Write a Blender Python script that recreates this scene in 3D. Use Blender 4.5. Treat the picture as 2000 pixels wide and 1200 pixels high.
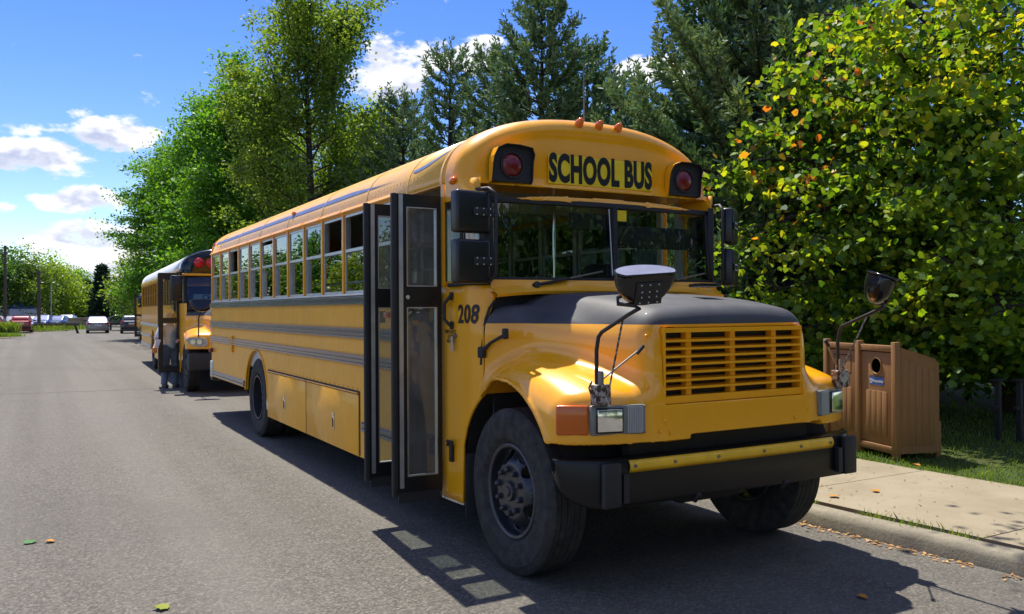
import bpy, bmesh, math, random
import numpy as np
from mathutils import Vector, Matrix, noise as mnoise

S = bpy.context.scene
for o in list(bpy.data.objects): bpy.data.objects.remove(o)
COL = S.collection
PI = math.pi
R_ = math.radians

# ------------------------------------------------------------------ camera
CAM = dict(f=1655.46, pos=(-3.981, -5.978, 1.767), yaw=0.5170, pitch=0.0029, roll=-0.0059)
def cam_axes():
    cy, sy = math.cos(CAM['yaw']), math.sin(CAM['yaw']); cp, sp = math.cos(CAM['pitch']), math.sin(CAM['pitch'])
    F = Vector((sy*cp, cy*cp, sp)); Rr = Vector((cy, -sy, 0)); U = Rr.cross(F)
    cr, sr = math.cos(CAM['roll']), math.sin(CAM['roll'])
    return F, cr*Rr + sr*U, -sr*Rr + cr*U
F_, R_x, U_ = cam_axes()
cd = bpy.data.cameras.new('camera'); cam = bpy.data.objects.new('camera', cd); COL.objects.link(cam)
cd.sensor_width = 36; cd.sensor_fit = 'HORIZONTAL'; cd.lens = 36*CAM['f']/2000; cd.clip_start = .05; cd.clip_end = 3000
mw = Matrix((R_x, U_, -F_)).transposed().to_4x4(); mw.translation = Vector(CAM['pos']); cam.matrix_world = mw
S.camera = cam
def pix_dir(u, v):
    d = F_ + R_x*((u-1000)/CAM['f']) - U_*((v-600)/CAM['f']); return d.normalized()

# ------------------------------------------------------------------ sun and sky
SUN_TRAVEL = Vector((-.045, -.545, -1.0)).normalized()
sun_el = math.asin(-SUN_TRAVEL.z); sun_az = math.atan2(-SUN_TRAVEL.x, -SUN_TRAVEL.y)   # clockwise from +Y
sd = bpy.data.lights.new('sun', 'SUN'); sd.energy = 4.6; sd.angle = R_(.53); sd.color = (1, .94, .84)
sun = bpy.data.objects.new('sun', sd); COL.objects.link(sun)
sun.rotation_euler = SUN_TRAVEL.to_track_quat('-Z', 'Y').to_euler(); sun.location = (10, 40, 60)

W = bpy.data.worlds.new('World'); S.world = W; W.use_nodes = True
def build_world():
    nt = W.node_tree; N = nt.nodes; L = nt.links; N.clear()
    out = N.new('ShaderNodeOutputWorld'); bg = N.new('ShaderNodeBackground')
    L.new(bg.outputs[0], out.inputs[0])
    sky = N.new('ShaderNodeTexSky'); sky.sky_type = 'NISHITA'; sky.sun_disc = False
    sky.sun_elevation = sun_el; sky.sun_rotation = sun_az; sky.air_density = 1.0; sky.dust_density = .25; sky.ozone_density = 3.0; sky.altitude = 100
    tc = N.new('ShaderNodeTexCoord')
    def lk(v, sock):
        if isinstance(v, bpy.types.NodeSocket): L.new(v, sock)
        elif isinstance(v, (tuple, list, Vector)): sock.default_value = tuple(v)
        else: sock.default_value = v
    def math_(op, a, b=None):
        n = N.new('ShaderNodeMath'); n.operation = op; lk(a, n.inputs[0])
        if b is not None: lk(b, n.inputs[1])
        return n.outputs[0]
    def vmath(op, a, b=None):
        n = N.new('ShaderNodeVectorMath'); n.operation = op; lk(a, n.inputs[0])
        if b is not None: lk(b, n.inputs[1])
        return n.outputs[1] if op in ('LENGTH', 'DOT_PRODUCT', 'DISTANCE') else n.outputs[0]
    def mapr(x, a, b, c=0., d=1., smooth=False):
        n = N.new('ShaderNodeMapRange'); n.inputs[1].default_value = a; n.inputs[2].default_value = b; n.inputs[3].default_value = c; n.inputs[4].default_value = d
        if smooth: n.interpolation_type = 'SMOOTHSTEP'
        L.new(x, n.inputs[0]); return n.outputs[0]
    D = tc.outputs['Generated']
    # gnomonic coordinates about the middle of the bay of sky with the larger clouds
    c0 = Vector((F_.x, F_.y, 0)).normalized(); r0 = Vector((c0.y, -c0.x, 0))
    dc = vmath('DOT_PRODUCT', D, c0); comb = N.new('ShaderNodeCombineXYZ')
    dd = math_('MAXIMUM', dc, .05)
    L.new(math_('DIVIDE', vmath('DOT_PRODUCT', D, r0), dd), comb.inputs[0]); sep = N.new('ShaderNodeSeparateXYZ'); L.new(D, sep.inputs[0]); L.new(math_('DIVIDE', sep.outputs[2], dd), comb.inputs[1])
    G2 = comb.outputs[0]
    Dn = vmath('MULTIPLY', D, (1, 1, 2.0))
    def noise(vec, scale, detail, rough, dist=0.0):
        n = N.new('ShaderNodeTexNoise'); n.inputs['Scale'].default_value = scale; n.inputs['Detail'].default_value = detail
        n.inputs['Roughness'].default_value = rough; n.inputs['Distortion'].default_value = dist
        L.new(vec, n.inputs['Vector']); return n.outputs[0]
    n1 = noise(Dn, CLOUD['scale'], 5, .60)
    n2 = noise(Dn, 3.2, 1, .5)
    acc = None
    for (u, v, hw, hh, wt) in CLOUD['blobs']:
        c = pix_dir(u, v); k = c.dot(c0); p = (c.dot(r0)/k, c.z/k, 0)
        q = vmath('MULTIPLY', vmath('SUBTRACT', G2, p), (1660/hw, 1660/hh, 0))
        g = mapr(vmath('DOT_PRODUCT', q, q), 0, 1.6, wt, 0)
        acc = g if acc is None else math_('MAXIMUM', acc, g)
    acc = math_('MULTIPLY', acc, math_('GREATER_THAN', dc, .1))
    # scattered cumulus added over the unseen sky, cover raised for fill light
    scat = math_('MULTIPLY', mapr(n2, .45, .60, 0, .52), mapr(dc, .80, .55, 0, 1))
    acc = math_('MAXIMUM', acc, scat)
    dens = math_('ADD', math_('MULTIPLY', math_('SUBTRACT', n1, .5), 1.7), math_('SUBTRACT', acc, .30))
    mask = mapr(dens, -.02, .19, 0, 1, True)
    n3 = noise(vmath('ADD', Dn, (0, 0, .030)), CLOUD['scale'], 3, .55)
    shade = mapr(math_('SUBTRACT', n3, n1), -.035, .075)
    shade = math_('MULTIPLY', shade, mapr(dens, .05, .35, .35, 1))
    ccol = N.new('ShaderNodeMix'); ccol.data_type = 'RGBA'; L.new(shade, ccol.inputs[0])
    ccol.inputs[6].default_value = (*CLOUD['lit'], 1); ccol.inputs[7].default_value = (*CLOUD['dark'], 1)
    hsv = N.new('ShaderNodeHueSaturation'); hsv.inputs['Saturation'].default_value = CLOUD['sat']; hsv.inputs['Value'].default_value = 1.0; hsv.inputs['Hue'].default_value = .522
    L.new(sky.outputs[0], hsv.inputs['Color'])
    mix = N.new('ShaderNodeMix'); mix.data_type = 'RGBA'; L.new(math_('MULTIPLY', mask, .96), mix.inputs[0]); L.new(hsv.outputs[0], mix.inputs[6]); L.new(ccol.outputs[2], mix.inputs[7])
    L.new(mix.outputs[2], bg.inputs[0]); bg.inputs[1].default_value = CLOUD['strength']
# cloud list: centre pixel bearing, half width and half height in thousandths of a radian-ish, weight
CLOUD = dict(scale=16.0, sat=1.36, strength=.104, lit=(6.3, 6.3, 6.4), dark=(3.2, 3.5, 4.7), blobs=[
    (70, 308, 165, 44, .54), (218, 272, 95, 46, .54), (60, 250, 80, 18, .45), (165, 392, 120, 32, .52), (170, 472, 175, 46, .60), (215, 528, 220, 44, .62), (40, 545, 120, 20, .48),
    (130, 216, 55, 16, .38), (770, 145, 90, 80, .52), (890, 115, 120, 55, .56), (1275, 132, 85, 38, .52), (1345, 82, 40, 17, .46), (1398, 20, 60, 18, .45), (10, 410, 40, 18, .45)])
W.cycles.sampling_method = 'MANUAL'; W.cycles.sample_map_resolution = 512
build_world()
S.view_settings.view_transform = 'Standard'; S.view_settings.look = 'None'; S.view_settings.exposure = 0.80; S.view_settings.gamma = 1.0
S.view_settings.use_curve_mapping = False
S.render.engine = 'CYCLES'
S.cycles.use_denoising = True
S.cycles.max_bounces = 10; S.cycles.transparent_max_bounces = 24; S.cycles.diffuse_bounces = 4; S.cycles.glossy_bounces = 5; S.cycles.transmission_bounces = 6
S.cycles.caustics_reflective = False; S.cycles.caustics_refractive = False; S.cycles.sample_clamp_indirect = 8

# ------------------------------------------------------------------ materials
MATS = {}
class NB:
    def __init__(s, name):
        m = bpy.data.materials.new(name); m.use_nodes = True; s.m = m; s.nt = m.node_tree; s.N = s.nt.nodes; s.L = s.nt.links
        s.b = s.N['Principled BSDF']; s.out = s.N['Material Output']; MATS[name] = m
        s.tc = None
    def co(s, kind='Object'):
        if s.tc is None: s.tc = s.N.new('ShaderNodeTexCoord')
        return s.tc.outputs[kind]
    def val(s, sock, v):
        if isinstance(v, bpy.types.NodeSocket): s.L.new(v, sock)
        else: sock.default_value = v
    def noise(s, scale, detail=4, rough=.5, vec=None, dist=0.):
        n = s.N.new('ShaderNodeTexNoise'); n.inputs['Scale'].default_value = scale; n.inputs['Detail'].default_value = detail; n.inputs['Roughness'].default_value = rough
        n.inputs['Distortion'].default_value = dist
        s.L.new(vec if vec is not None else s.co(), n.inputs['Vector']); return n.outputs[0]
    def voronoi(s, scale, feature='F1', vec=None, out=0, rnd=1.0):
        n = s.N.new('ShaderNodeTexVoronoi'); n.feature = feature; n.inputs['Scale'].default_value = scale; n.inputs['Randomness'].default_value = rnd
        s.L.new(vec if vec is not None else s.co(), n.inputs['Vector']); return n.outputs[out]
    def map(s, x, a, b, c=0., d=1., smooth=False):
        n = s.N.new('ShaderNodeMapRange'); n.inputs[1].default_value = a; n.inputs[2].default_value = b; n.inputs[3].default_value = c; n.inputs[4].default_value = d
        if smooth: n.interpolation_type = 'SMOOTHSTEP'
        s.L.new(x, n.inputs[0]); return n.outputs[0]
    def math(s, op, a, b=None):
        n = s.N.new('ShaderNodeMath'); n.operation = op; s.val(n.inputs[0], a)
        if b is not None: s.val(n.inputs[1], b)
        return n.outputs[0]
    def mix(s, f, a, b, mode='MIX'):
        n = s.N.new('ShaderNodeMix'); n.data_type = 'RGBA'; n.blend_type = mode; s.val(n.inputs[0], f)
        for i, v in ((6, a), (7, b)):
            if isinstance(v, bpy.types.NodeSocket): s.L.new(v, n.inputs[i])
            else: n.inputs[i].default_value = (*v, 1) if len(v) == 3 else v
        return n.outputs[2]
    def scalevec(s, v, vec=None):
        n = s.N.new('ShaderNodeMapping'); n.inputs['Scale'].default_value = v; s.L.new(vec if vec is not None else s.co(), n.inputs[0]); return n.outputs[0]
    def xyz(s, vec=None):
        n = s.N.new('ShaderNodeSeparateXYZ'); s.L.new(vec if vec is not None else s.co(), n.inputs[0]); return n.outputs
    def bump(s, h, strength=.3, dist=.01):
        n = s.N.new('ShaderNodeBump'); n.inputs['Strength'].default_value = strength; n.inputs['Distance'].default_value = dist
        s.L.new(h, n.inputs['Height']); s.L.new(n.outputs[0], s.b.inputs['Normal']); return n.outputs[0]
    def set(s, **k):
        nm = dict(col='Base Color', rough='Roughness', metal='Metallic', coat='Coat Weight', coat_rough='Coat Roughness', spec='Specular IOR Level', trans='Transmission Weight', ior='IOR', emis='Emission Color', emis_s='Emission Strength', alpha='Alpha', sheen='Sheen Weight')
        for a, v in k.items():
            sock = s.b.inputs[nm[a]]
            if isinstance(v, bpy.types.NodeSocket): s.L.new(v, sock)
            elif isinstance(v, tuple) and len(v) == 3: sock.default_value = (*v, 1)
            else: sock.default_value = v
        return s
    def island(s):
        n = s.N.new('ShaderNodeNewGeometry'); return n.outputs['Random Per Island']
    def ramp(s, x, stops):
        n = s.N.new('ShaderNodeValToRGB'); e = n.color_ramp.elements
        while len(e) < len(stops): e.new(.5)
        for i, (p, c) in enumerate(stops): e[i].position = p; e[i].color = (*c, 1)
        s.L.new(x, n.inputs[0]); return n.outputs[0]

def simple(name, col, rough=.5, metal=0., **k):
    b = NB(name); n = b.noise(7, 4, .6)
    c = b.mix(b.map(n, .3, .75), tuple(x*.82 for x in col), tuple(min(1, x*1.12) for x in col))
    b.set(col=c, rough=rough, metal=metal, **k); return b.m

# bus paint: gloss yellow with faint orange-peel, dust low on the panels and small chips
def paint(name, col, peel=.05, dirt=.55, fade=None, coat=.55, rough=.33, warp=True):
    b = NB(name); x, y, z = b.xyz()
    n = b.noise(2.2, 5, .6); c = b.mix(b.map(n, .25, .75), tuple(v*.90 for v in col), tuple(min(1, v*1.06) for v in col))
    streak = b.noise(3.0, 4, .6, b.scalevec((5, 5, .35)))
    dm = b.math('MULTIPLY', b.map(streak, .46, .78), dirt*.34)
    c = b.mix(dm, c, (.40, .27, .12))
    low = b.map(z, .95, .30, 0., dirt*.55, True)
    low = b.math('MULTIPLY', low, b.map(b.noise(6, 6, .7), .35, .75))
    c = b.mix(low, c, (.34, .24, .13))
    if fade: c = b.mix(b.map(b.noise(1.3, 3), .4, .7, 0, .5), c, fade)
    b.set(col=c, rough=b.map(b.noise(9, 4), .3, .7, rough-.06, rough+.12), coat=coat, coat_rough=.09, spec=.35)
    h = b.math('ADD', b.math('MULTIPLY', b.noise(1.6, 3, .5, b.scalevec((1, 1, 1.9))), 1.0 if warp else 0.), b.math('MULTIPLY', b.noise(160, 2), .004))
    b.bump(h, .10 if warp else .05, .06); return b.m
YEL = paint('bus_yellow_paint', (.92, .42, .005), coat=.28, rough=.40, dirt=.30)
YELP = paint('bus_yellow_smooth_paint', (.92, .405, .004), dirt=.06, rough=.34, coat=.40, warp=False)
YELR = paint('bus_roof_lit_paint', (.86, .48, .07), dirt=.2, rough=.38, coat=.3)  # paler yellow: strong daylight on the roof put into the colour
ROOFW = simple('white_roof_paint', (.74, .74, .73), .4)
TAN = paint('faded_side_band', (.66, .42, .20), dirt=.3, rough=.45, coat=.2)
def hoodmat():
    b = NB('hood_paint'); x, y, z = b.xyz()
    n = b.noise(2.2, 5, .6); c = b.mix(b.map(n, .25, .75), (.87, .375, .003), (.94, .41, .004))
    scuff = b.map(b.noise(11, 7, .7), .60, .80, 0, .14)
    c = b.mix(scuff, c, (.62, .30, .03)); chip = b.map(b.noise(75, 3, .6), .735, .75, 0, .8); c = b.mix(chip, c, (.10, .07, .05))
    blk = b.math('GREATER_THAN', z, 1.668)
    bc = b.mix(b.map(b.noise(5, 5, .6), .35, .7), (.038, .040, .045), (.060, .062, .068))
    col = b.mix(blk, c, bc)
    r = b.math('ADD', b.math('MULTIPLY', blk, .36), .30)
    b.set(col=col, rough=r, coat=b.math('SUBTRACT', .55, b.math('MULTIPLY', blk, .50)), coat_rough=.06)
    b.bump(b.noise(150, 2), .02, .004); return b.m
HOOD = hoodmat()
BLACK = simple('black_paint', (.012, .012, .013), .32)
BLACKM = simple('matte_black', (.016, .016, .018), .6)
BLACKG = simple('gloss_black', (.010, .010, .012), .14)
RUBBER = simple('black_rubber', (.022, .022, .022), .75)
def tyremat():
    b = NB('tyre_rubber'); n = b.noise(14, 6, .65)
    c = b.mix(b.map(n, .35, .75), (.020, .020, .021), (.060, .056, .050)); b.set(col=c, rough=.82, spec=.3); b.bump(b.noise(60, 3), .12, .004); return b.m
TYRE = tyremat()
DARKIN = simple('dark_interior', (.020, .021, .022), .7)
CHASSIS = simple('chassis_black', (.014, .013, .012), .7)
CREAM = simple('interior_cream', (.52, .52, .48), .5)
SEAT = simple('seat_vinyl', (.030, .045, .04), .45)
ALU = simple('aluminium', (.62, .63, .64), .38, .85)
def railmat():
    b = NB('rub_rail_paint'); n = b.noise(4, 4, .6, b.scalevec((1, .4, 8)))
    b.set(col=b.mix(b.map(n, .3, .7), (.035, .039, .052), (.10, .11, .135)), rough=.24, coat=.6, coat_rough=.1); b.bump(b.noise(3, 3), .05, .02); return b.m
RAIL = railmat()
STRIPE = simple('roof_stripe_blue', (.135, .17, .33), .45)
CHROME = simple('chrome', (.75, .75, .76), .12, 1.0)
RIM = simple('rim_black_paint', (.045, .047, .055), .32, .3)
STEEL = simple('worn_steel', (.22, .21, .20), .5, .7)
def rustmat():
    b = NB('rusty_bracket'); n = b.noise(38, 5, .7)
    b.set(col=b.ramp(n, [(.38, (.012, .012, .012)), (.47, (.10, .045, .02)), (.55, (.35, .33, .29)), (.7, (.42, .40, .36))]), rough=.6); b.bump(n, .4, .005); return b.m
RUST = rustmat()
WHITEP = simple('white_print', (.7, .7, .7), .6)
PRINT = simple('black_print', (.006, .006, .006), .5)
SIGNY = simple('sign_yellow', (.92, .66, .02), .45)
BEZEL = simple('lamp_bezel_grey', (.20, .21, .19), .45, .2)
BUMPB = simple('bumper_black', (.008, .008, .009), .30, 0., spec=.3)
YSTRIP = simple('bumper_strip_yellow', (.86, .50, .02), .4)

def glassmat(name, tint=(.62, .68, .66), refl=1.0, rough=0.0, ior=1.5, base=.0, dust_sheen=0.):
    b = NB(name); N, L = b.N, b.L; N.remove(b.b)
    tr = N.new('ShaderNodeBsdfTransparent'); tr.inputs[0].default_value = (*tint, 1)
    gl = N.new('ShaderNodeBsdfGlossy'); gl.inputs['Roughness'].default_value = rough; gl.inputs[0].default_value = (refl, refl, refl, 1)
    lw = N.new('ShaderNodeLayerWeight'); lw.inputs[0].default_value = .5; f0 = ((ior-1)/(ior+1))**2
    fr_o = b.math('ADD', b.math('MULTIPLY', b.math('POWER', lw.outputs[1], 5.), 1-f0), f0)
    bp = N.new('ShaderNodeBump'); bp.inputs['Strength'].default_value = .02; bp.inputs['Distance'].default_value = .02
    L.new(b.noise(2.3, 2), bp.inputs['Height']); L.new(bp.outputs[0], gl.inputs['Normal'])
    mx = N.new('ShaderNodeMixShader')
    f = b.math('MINIMUM', b.math('ADD', fr_o, base), 1.); L.new(f, mx.inputs[0]); L.new(tr.outputs[0], mx.inputs[1]); L.new(gl.outputs[0], mx.inputs[2])
    if dust_sheen:
        df = N.new('ShaderNodeBsdfDiffuse'); df.inputs[0].default_value = (.5, .49, .46, 1); m3 = N.new('ShaderNodeMixShader'); L.new(b.map(b.noise(3.1, 6, .7), .3, .8, dust_sheen*.4, dust_sheen*1.6), m3.inputs[0]); L.new(mx.outputs[0], m3.inputs[1]); L.new(df.outputs[0], m3.inputs[2]); L.new(m3.outputs[0], b.out.inputs[0])
    else: L.new(mx.outputs[0], b.out.inputs[0])
    return b.m
GLASS = glassmat('side_glass', (.24, .29, .28), base=.10, ior=1.6)
WGLASS = glassmat('windscreen_glass', (.66, .72, .70), base=.02)
CLGLASS = glassmat('clear_door_glass', (.86, .90, .89), base=.01, dust_sheen=.03)
DGLASS = glassmat('door_glass', (.80, .84, .83), base=.02, dust_sheen=.14)  # pale veil stands for the road's reflection as well as dirty glass
CARGLASS = glassmat('car_glass', (.05, .10, .12), refl=.55, base=.0)
MIRROR = simple('mirror_glass', (.8, .8, .82), .03, 1.0)
def lensmat(name, col, trans=.5, rough=.18):
    b = NB(name); w = b.N.new('ShaderNodeTexWave'); w.inputs['Scale'].default_value = 30; b.L.new(b.co(), w.inputs[0])
    b.set(col=col, rough=rough, coat=.35, coat_rough=.05, trans=trans, ior=1.45); b.bump(w.outputs[1], .15, .003); return b.m
AMBER = lensmat('amber_lens', (.62, .12, .004), .1)
ORANGEL = lensmat('orange_marker_lens', (.90, .20, .004), .1)
REDL = lensmat('red_lens', (.17, .003, .007), .05, .3)
REDB = lensmat('red_lens_bright', (.68, .012, .018), .1)
CLEARL = lensmat('clear_ribbed_lens', (.55, .57, .55), .35, .2)
HLAMP = NB('headlamp_reflector').set(col=(.82, .84, .86), rough=.10, metal=1.0).m

# ------------------------------------------------------------------ geometry helpers
class G:
    """collects verts and faces"""
    def __init__(s): s.v = []; s.f = []
    def add(s, vs, fs):
        o = len(s.v); s.v += [tuple(v) for v in vs]; s.f += [tuple(i+o for i in f) for f in fs]; return s
    def box(s, x0, x1, y0, y1, z0, z1, M=None):
        vs = [(x, y, z) for x in (x0, x1) for y in (y0, y1) for z in (z0, z1)]
        if M is not None: vs = [M @ Vector(v) for v in vs]
        fs = [(0,1,3,2), (4,6,7,5), (0,4,5,1), (2,3,7,6), (0,2,6,4), (1,5,7,3)]
        return s.add(vs, fs)
    def rbox(s, x0, x1, y0, y1, z0, z1, r=.01, M=None, seg=2):
        bm = bmesh.new(); bmesh.ops.create_cube(bm, size=1)
        for v in bm.verts: v.co = Vector(((x0+x1)/2+v.co.x*(x1-x0), (y0+y1)/2+v.co.y*(y1-y0), (z0+z1)/2+v.co.z*(z1-z0)))
        bmesh.ops.bevel(bm, geom=list(bm.edges), offset=r, segments=seg, profile=.5, affect='EDGES', clamp_overlap=True)
        bm.verts.index_update()
        vs = [v.co.copy() for v in bm.verts]
        if M is not None: vs = [M @ v for v in vs]
        s.add(vs, [[v.index for v in f.verts] for f in bm.faces]); bm.free(); return s
    def prism(s, pts, axis, a, b, M=None):
        """polygon pts (2D) extruded along axis from a to b; 2D order: x:(y,z) y:(x,z) z:(x,y)"""
        def mk(p, t): return {'x': (t, p[0], p[1]), 'y': (p[0], t, p[1]), 'z': (p[0], p[1], t)}[axis]
        n = len(pts); vs = [mk(p, a) for p in pts]+[mk(p, b) for p in pts]
        if M is not None: vs = [M @ Vector(v) for v in vs]
        fs = [tuple(range(n))[::-1], tuple(range(n, 2*n))]+[(i, (i+1) % n, n+(i+1) % n, n+i) for i in range(n)]
        return s.add(vs, fs)
    def tube(s, path, r, n=10, cap=True):
        P = [Vector(p) for p in path]; rs = r if isinstance(r, (list, tuple)) else [r]*len(P)
        vs = []; ref = None
        for i, p in enumerate(P):
            t = (P[min(i+1, len(P)-1)]-P[max(i-1, 0)]).normalized()
            if ref is None: ref = Vector((0, 0, 1)) if abs(t.z) < .9 else Vector((1, 0, 0))
            a = (ref-t*ref.dot(t)).normalized(); b = t.cross(a); ref = a
            for k in range(n):
                w = 2*PI*k/n; vs.append(p+(a*math.cos(w)+b*math.sin(w))*rs[i])
        fs = [(i*n+k, i*n+(k+1) % n, (i+1)*n+(k+1) % n, (i+1)*n+k) for i in range(len(P)-1) for k in range(n)]
        if cap: fs += [tuple(range(n))[::-1], tuple(range((len(P)-1)*n, len(P)*n))]
        return s.add(vs, fs)
    def lathe(s, prof, n=32, M=None, close=False):
        """prof: (r, h) revolved about local X axis: x=h"""
        vs = []; m = len(prof)
        for k in range(n):
            w = 2*PI*k/n
            for r, h in prof: vs.append(Vector((h, r*math.cos(w), r*math.sin(w))))
        if M is not None: vs = [M @ v for v in vs]
        fs = [(k*m+i, ((k+1) % n)*m+i, ((k+1) % n)*m+i+1, k*m+i+1) for k in range(n) for i in range(m-1)]
        if close: fs += [(k*m+m-1, ((k+1) % n)*m+m-1, ((k+1) % n)*m, k*m) for k in range(n)]
        return s.add(vs, fs)
    def disc(s, c, nrm, r, n=20, thick=.004):
        c = Vector(c); q = Vector(nrm).to_track_quat('X', 'Z').to_matrix().to_4x4(); q.translation = c
        return s.lathe([(0, -thick), (r, -thick), (r, thick), (0, thick)], n, q)
    def ball(s, c, r, n=12, m=8):
        c = Vector(c); rx, ry, rz = r if isinstance(r, (tuple, list)) else (r, r, r)
        vs = []; 
        for j in range(m+1):
            t = PI*j/m
            for k in range(n):
                w = 2*PI*k/n; vs.append((c.x+rx*math.sin(t)*math.cos(w), c.y+ry*math.sin(t)*math.sin(w), c.z+rz*math.cos(t)))
        fs = [(j*n+k, (j+1)*n+k, (j+1)*n+(k+1) % n, j*n+(k+1) % n) for j in range(m) for k in range(n)]
        return s.add(vs, fs)
    def grid(s, fn, nu, nv):
        vs = [fn(i/nu, j/nv) for i in range(nu+1) for j in range(nv+1)]
        fs = [(i*(nv+1)+j, (i+1)*(nv+1)+j, (i+1)*(nv+1)+j+1, i*(nv+1)+j+1) for i in range(nu) for j in range(nv)]
        return s.add(vs, fs)
    def mesh(s, name, mat=None, smooth=None, merge=False, fixn=True):
        me = bpy.data.meshes.new(name); me.from_pydata(s.v, [], s.f)
        if merge or fixn:
            bm = bmesh.new(); bm.from_mesh(me)
            if merge: bmesh.ops.remove_doubles(bm, verts=bm.verts, dist=1e-5)
            if fixn: bmesh.ops.recalc_face_normals(bm, faces=bm.faces)
            bm.to_mesh(me); bm.free()
        if smooth:
            me.shade_smooth()
            if smooth < 180: me.set_sharp_from_angle(angle=R_(smooth))
        if mat: me.materials.append(mat)
        me.update(); return me
    def obj(s, name, mat, parent=None, smooth=None, merge=False, fixn=True):
        return mobj(name, s.mesh(name, mat, smooth, merge, fixn), parent)
def mobj(name, me, parent=None, loc=None, rot=None, scale=None):
    o = bpy.data.objects.new(name, me); COL.objects.link(o)
    if parent is not None: o.parent = parent
    if loc is not None: o.location = loc
    if rot is not None: o.rotation_euler = rot
    if scale is not None: o.scale = scale if isinstance(scale, (tuple, list)) else (scale,)*3
    return o
def solidify(o, t, off=-1):
    m = o.modifiers.new('thickness', 'SOLIDIFY'); m.thickness = t; m.offset = off; return o
def tag(o, label=None, cat=None, group=None, kind=None):
    if label: o['label'] = label
    if cat: o['category'] = cat
    if group: o['group'] = group
    if kind: o['kind'] = kind
    return o
def thing(name, label, cat, loc=(0, 0, 0), rz=0., group=None):
    o = bpy.data.objects.new(name, None); COL.objects.link(o); o.location = loc; o.rotation_euler = (0, 0, rz); o.empty_display_size = .2
    return tag(o, label, cat, group)
def copy_tree(o, parent=None):
    c = o.copy(); COL.objects.link(c); c.parent = parent
    for ch in list(o.children): copy_tree(ch, c)
    return c
def np_mesh(name, V, Fq, mat, smooth=False):
    """V (n,3) array, Fq (m,k) int array -> mesh"""
    V = np.ascontiguousarray(V, np.float32); Fq = np.ascontiguousarray(Fq, np.int32); m, k = Fq.shape
    me = bpy.data.meshes.new(name); me.vertices.add(len(V)); me.vertices.foreach_set('co', V.ravel())
    me.loops.add(m*k); me.loops.foreach_set('vertex_index', Fq.ravel())
    me.polygons.add(m); me.polygons.foreach_set('loop_start', np.arange(0, m*k, k, dtype=np.int32))
    me.update(calc_edges=True); me.validate()
    if smooth: me.shade_smooth()
    if mat: me.materials.append(mat)
    return me
# signed-field surface extraction (surface nets + projection onto the zero set)
def smax(a, b, k): h = np.maximum(k-np.abs(a-b), 0)/k; return np.maximum(a, b)+h*h*k*.25
def smin(a, b, k): return -smax(-a, -b, k)
def sstep(a, b, x): t = np.clip((x-a)/(b-a), 0, 1); return t*t*(3-2*t)
def sdf_mesh(name, fn, lo, hi, h, mat, smooth=35, proj=3):
    n = [int(math.ceil((hi[i]-lo[i])/h))+1 for i in range(3)]
    ax = [lo[i]+h*np.arange(n[i]) for i in range(3)]
    X, Y, Z = np.meshgrid(*ax, indexing='ij'); Fv = fn(X, Y, Z); ins = Fv < 0
    cnt = np.zeros([d-1 for d in n]); acc = np.zeros([d-1 for d in n]+[3])
    for a in range(3):
        sl0 = [slice(None)]*3; sl1 = [slice(None)]*3; sl0[a] = slice(0, -1); sl1[a] = slice(1, None)
        f0 = Fv[tuple(sl0)]; f1 = Fv[tuple(sl1)]; cr = (f0 < 0) != (f1 < 0)
        t = np.where(cr, f0/np.where(np.abs(f0-f1) < 1e-12, 1, f0-f1), 0)
        b, c = [i for i in range(3) if i != a]
        for db in (0, 1):
            for dc in (0, 1):
                s = [slice(None)]*3; s[b] = slice(db, n[b]-1+db); s[c] = slice(dc, n[c]-1+dc)
                cc = cr[tuple(s)]; cnt += cc; acc[..., a] += np.where(cc, t[tuple(s)], 0); acc[..., b] += cc*db; acc[..., c] += cc*dc
    act = cnt > 0; idx = -np.ones(act.shape, int); I = np.argwhere(act); idx[act] = np.arange(len(I))
    V = np.array(lo)+(I+acc[act]/cnt[act][:, None])*h
    fs = []
    for a in range(3):
        b, c = (a+1) % 3, (a+2) % 3
        sl0 = [slice(1, -1)]*3; sl1 = [slice(1, -1)]*3; sl0[a] = slice(0, -1); sl1[a] = slice(1, None)
        i0 = ins[tuple(sl0)]; i1 = ins[tuple(sl1)]; E = np.argwhere(i0 != i1); E[:, b] += 1; E[:, c] += 1
        flip = ins[tuple(E.T)]
        q = []
        for db, dc in ((0, 0), (-1, 0), (-1, -1), (0, -1)):
            e = E.copy(); e[:, b] += db; e[:, c] += dc; q.append(idx[tuple(e.T)])
        q = np.array(q).T; q[~flip] = q[~flip][:, ::-1]; fs.append(q)
    Q = np.concatenate(fs); Q = Q[(Q >= 0).all(1)]
    e = h*.05
    for _ in range(proj):
        x, y, z = V.T; f = fn(x, y, z)
        g = np.stack([fn(x+e, y, z)-fn(x-e, y, z), fn(x, y+e, z)-fn(x, y-e, z), fn(x, y, z+e)-fn(x, y, z-e)], 1)/(2*e)
        st = (f/np.maximum((g*g).sum(1), .05))[:, None]*g
        ln = np.linalg.norm(st, axis=1, keepdims=True); st *= np.minimum(1, .6*h/np.maximum(ln, 1e-9)); V = V-st
    me = np_mesh(name, V, Q, mat); me.shade_smooth()
    if smooth and smooth < 180: me.set_sharp_from_angle(angle=R_(smooth))
    return me
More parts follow.
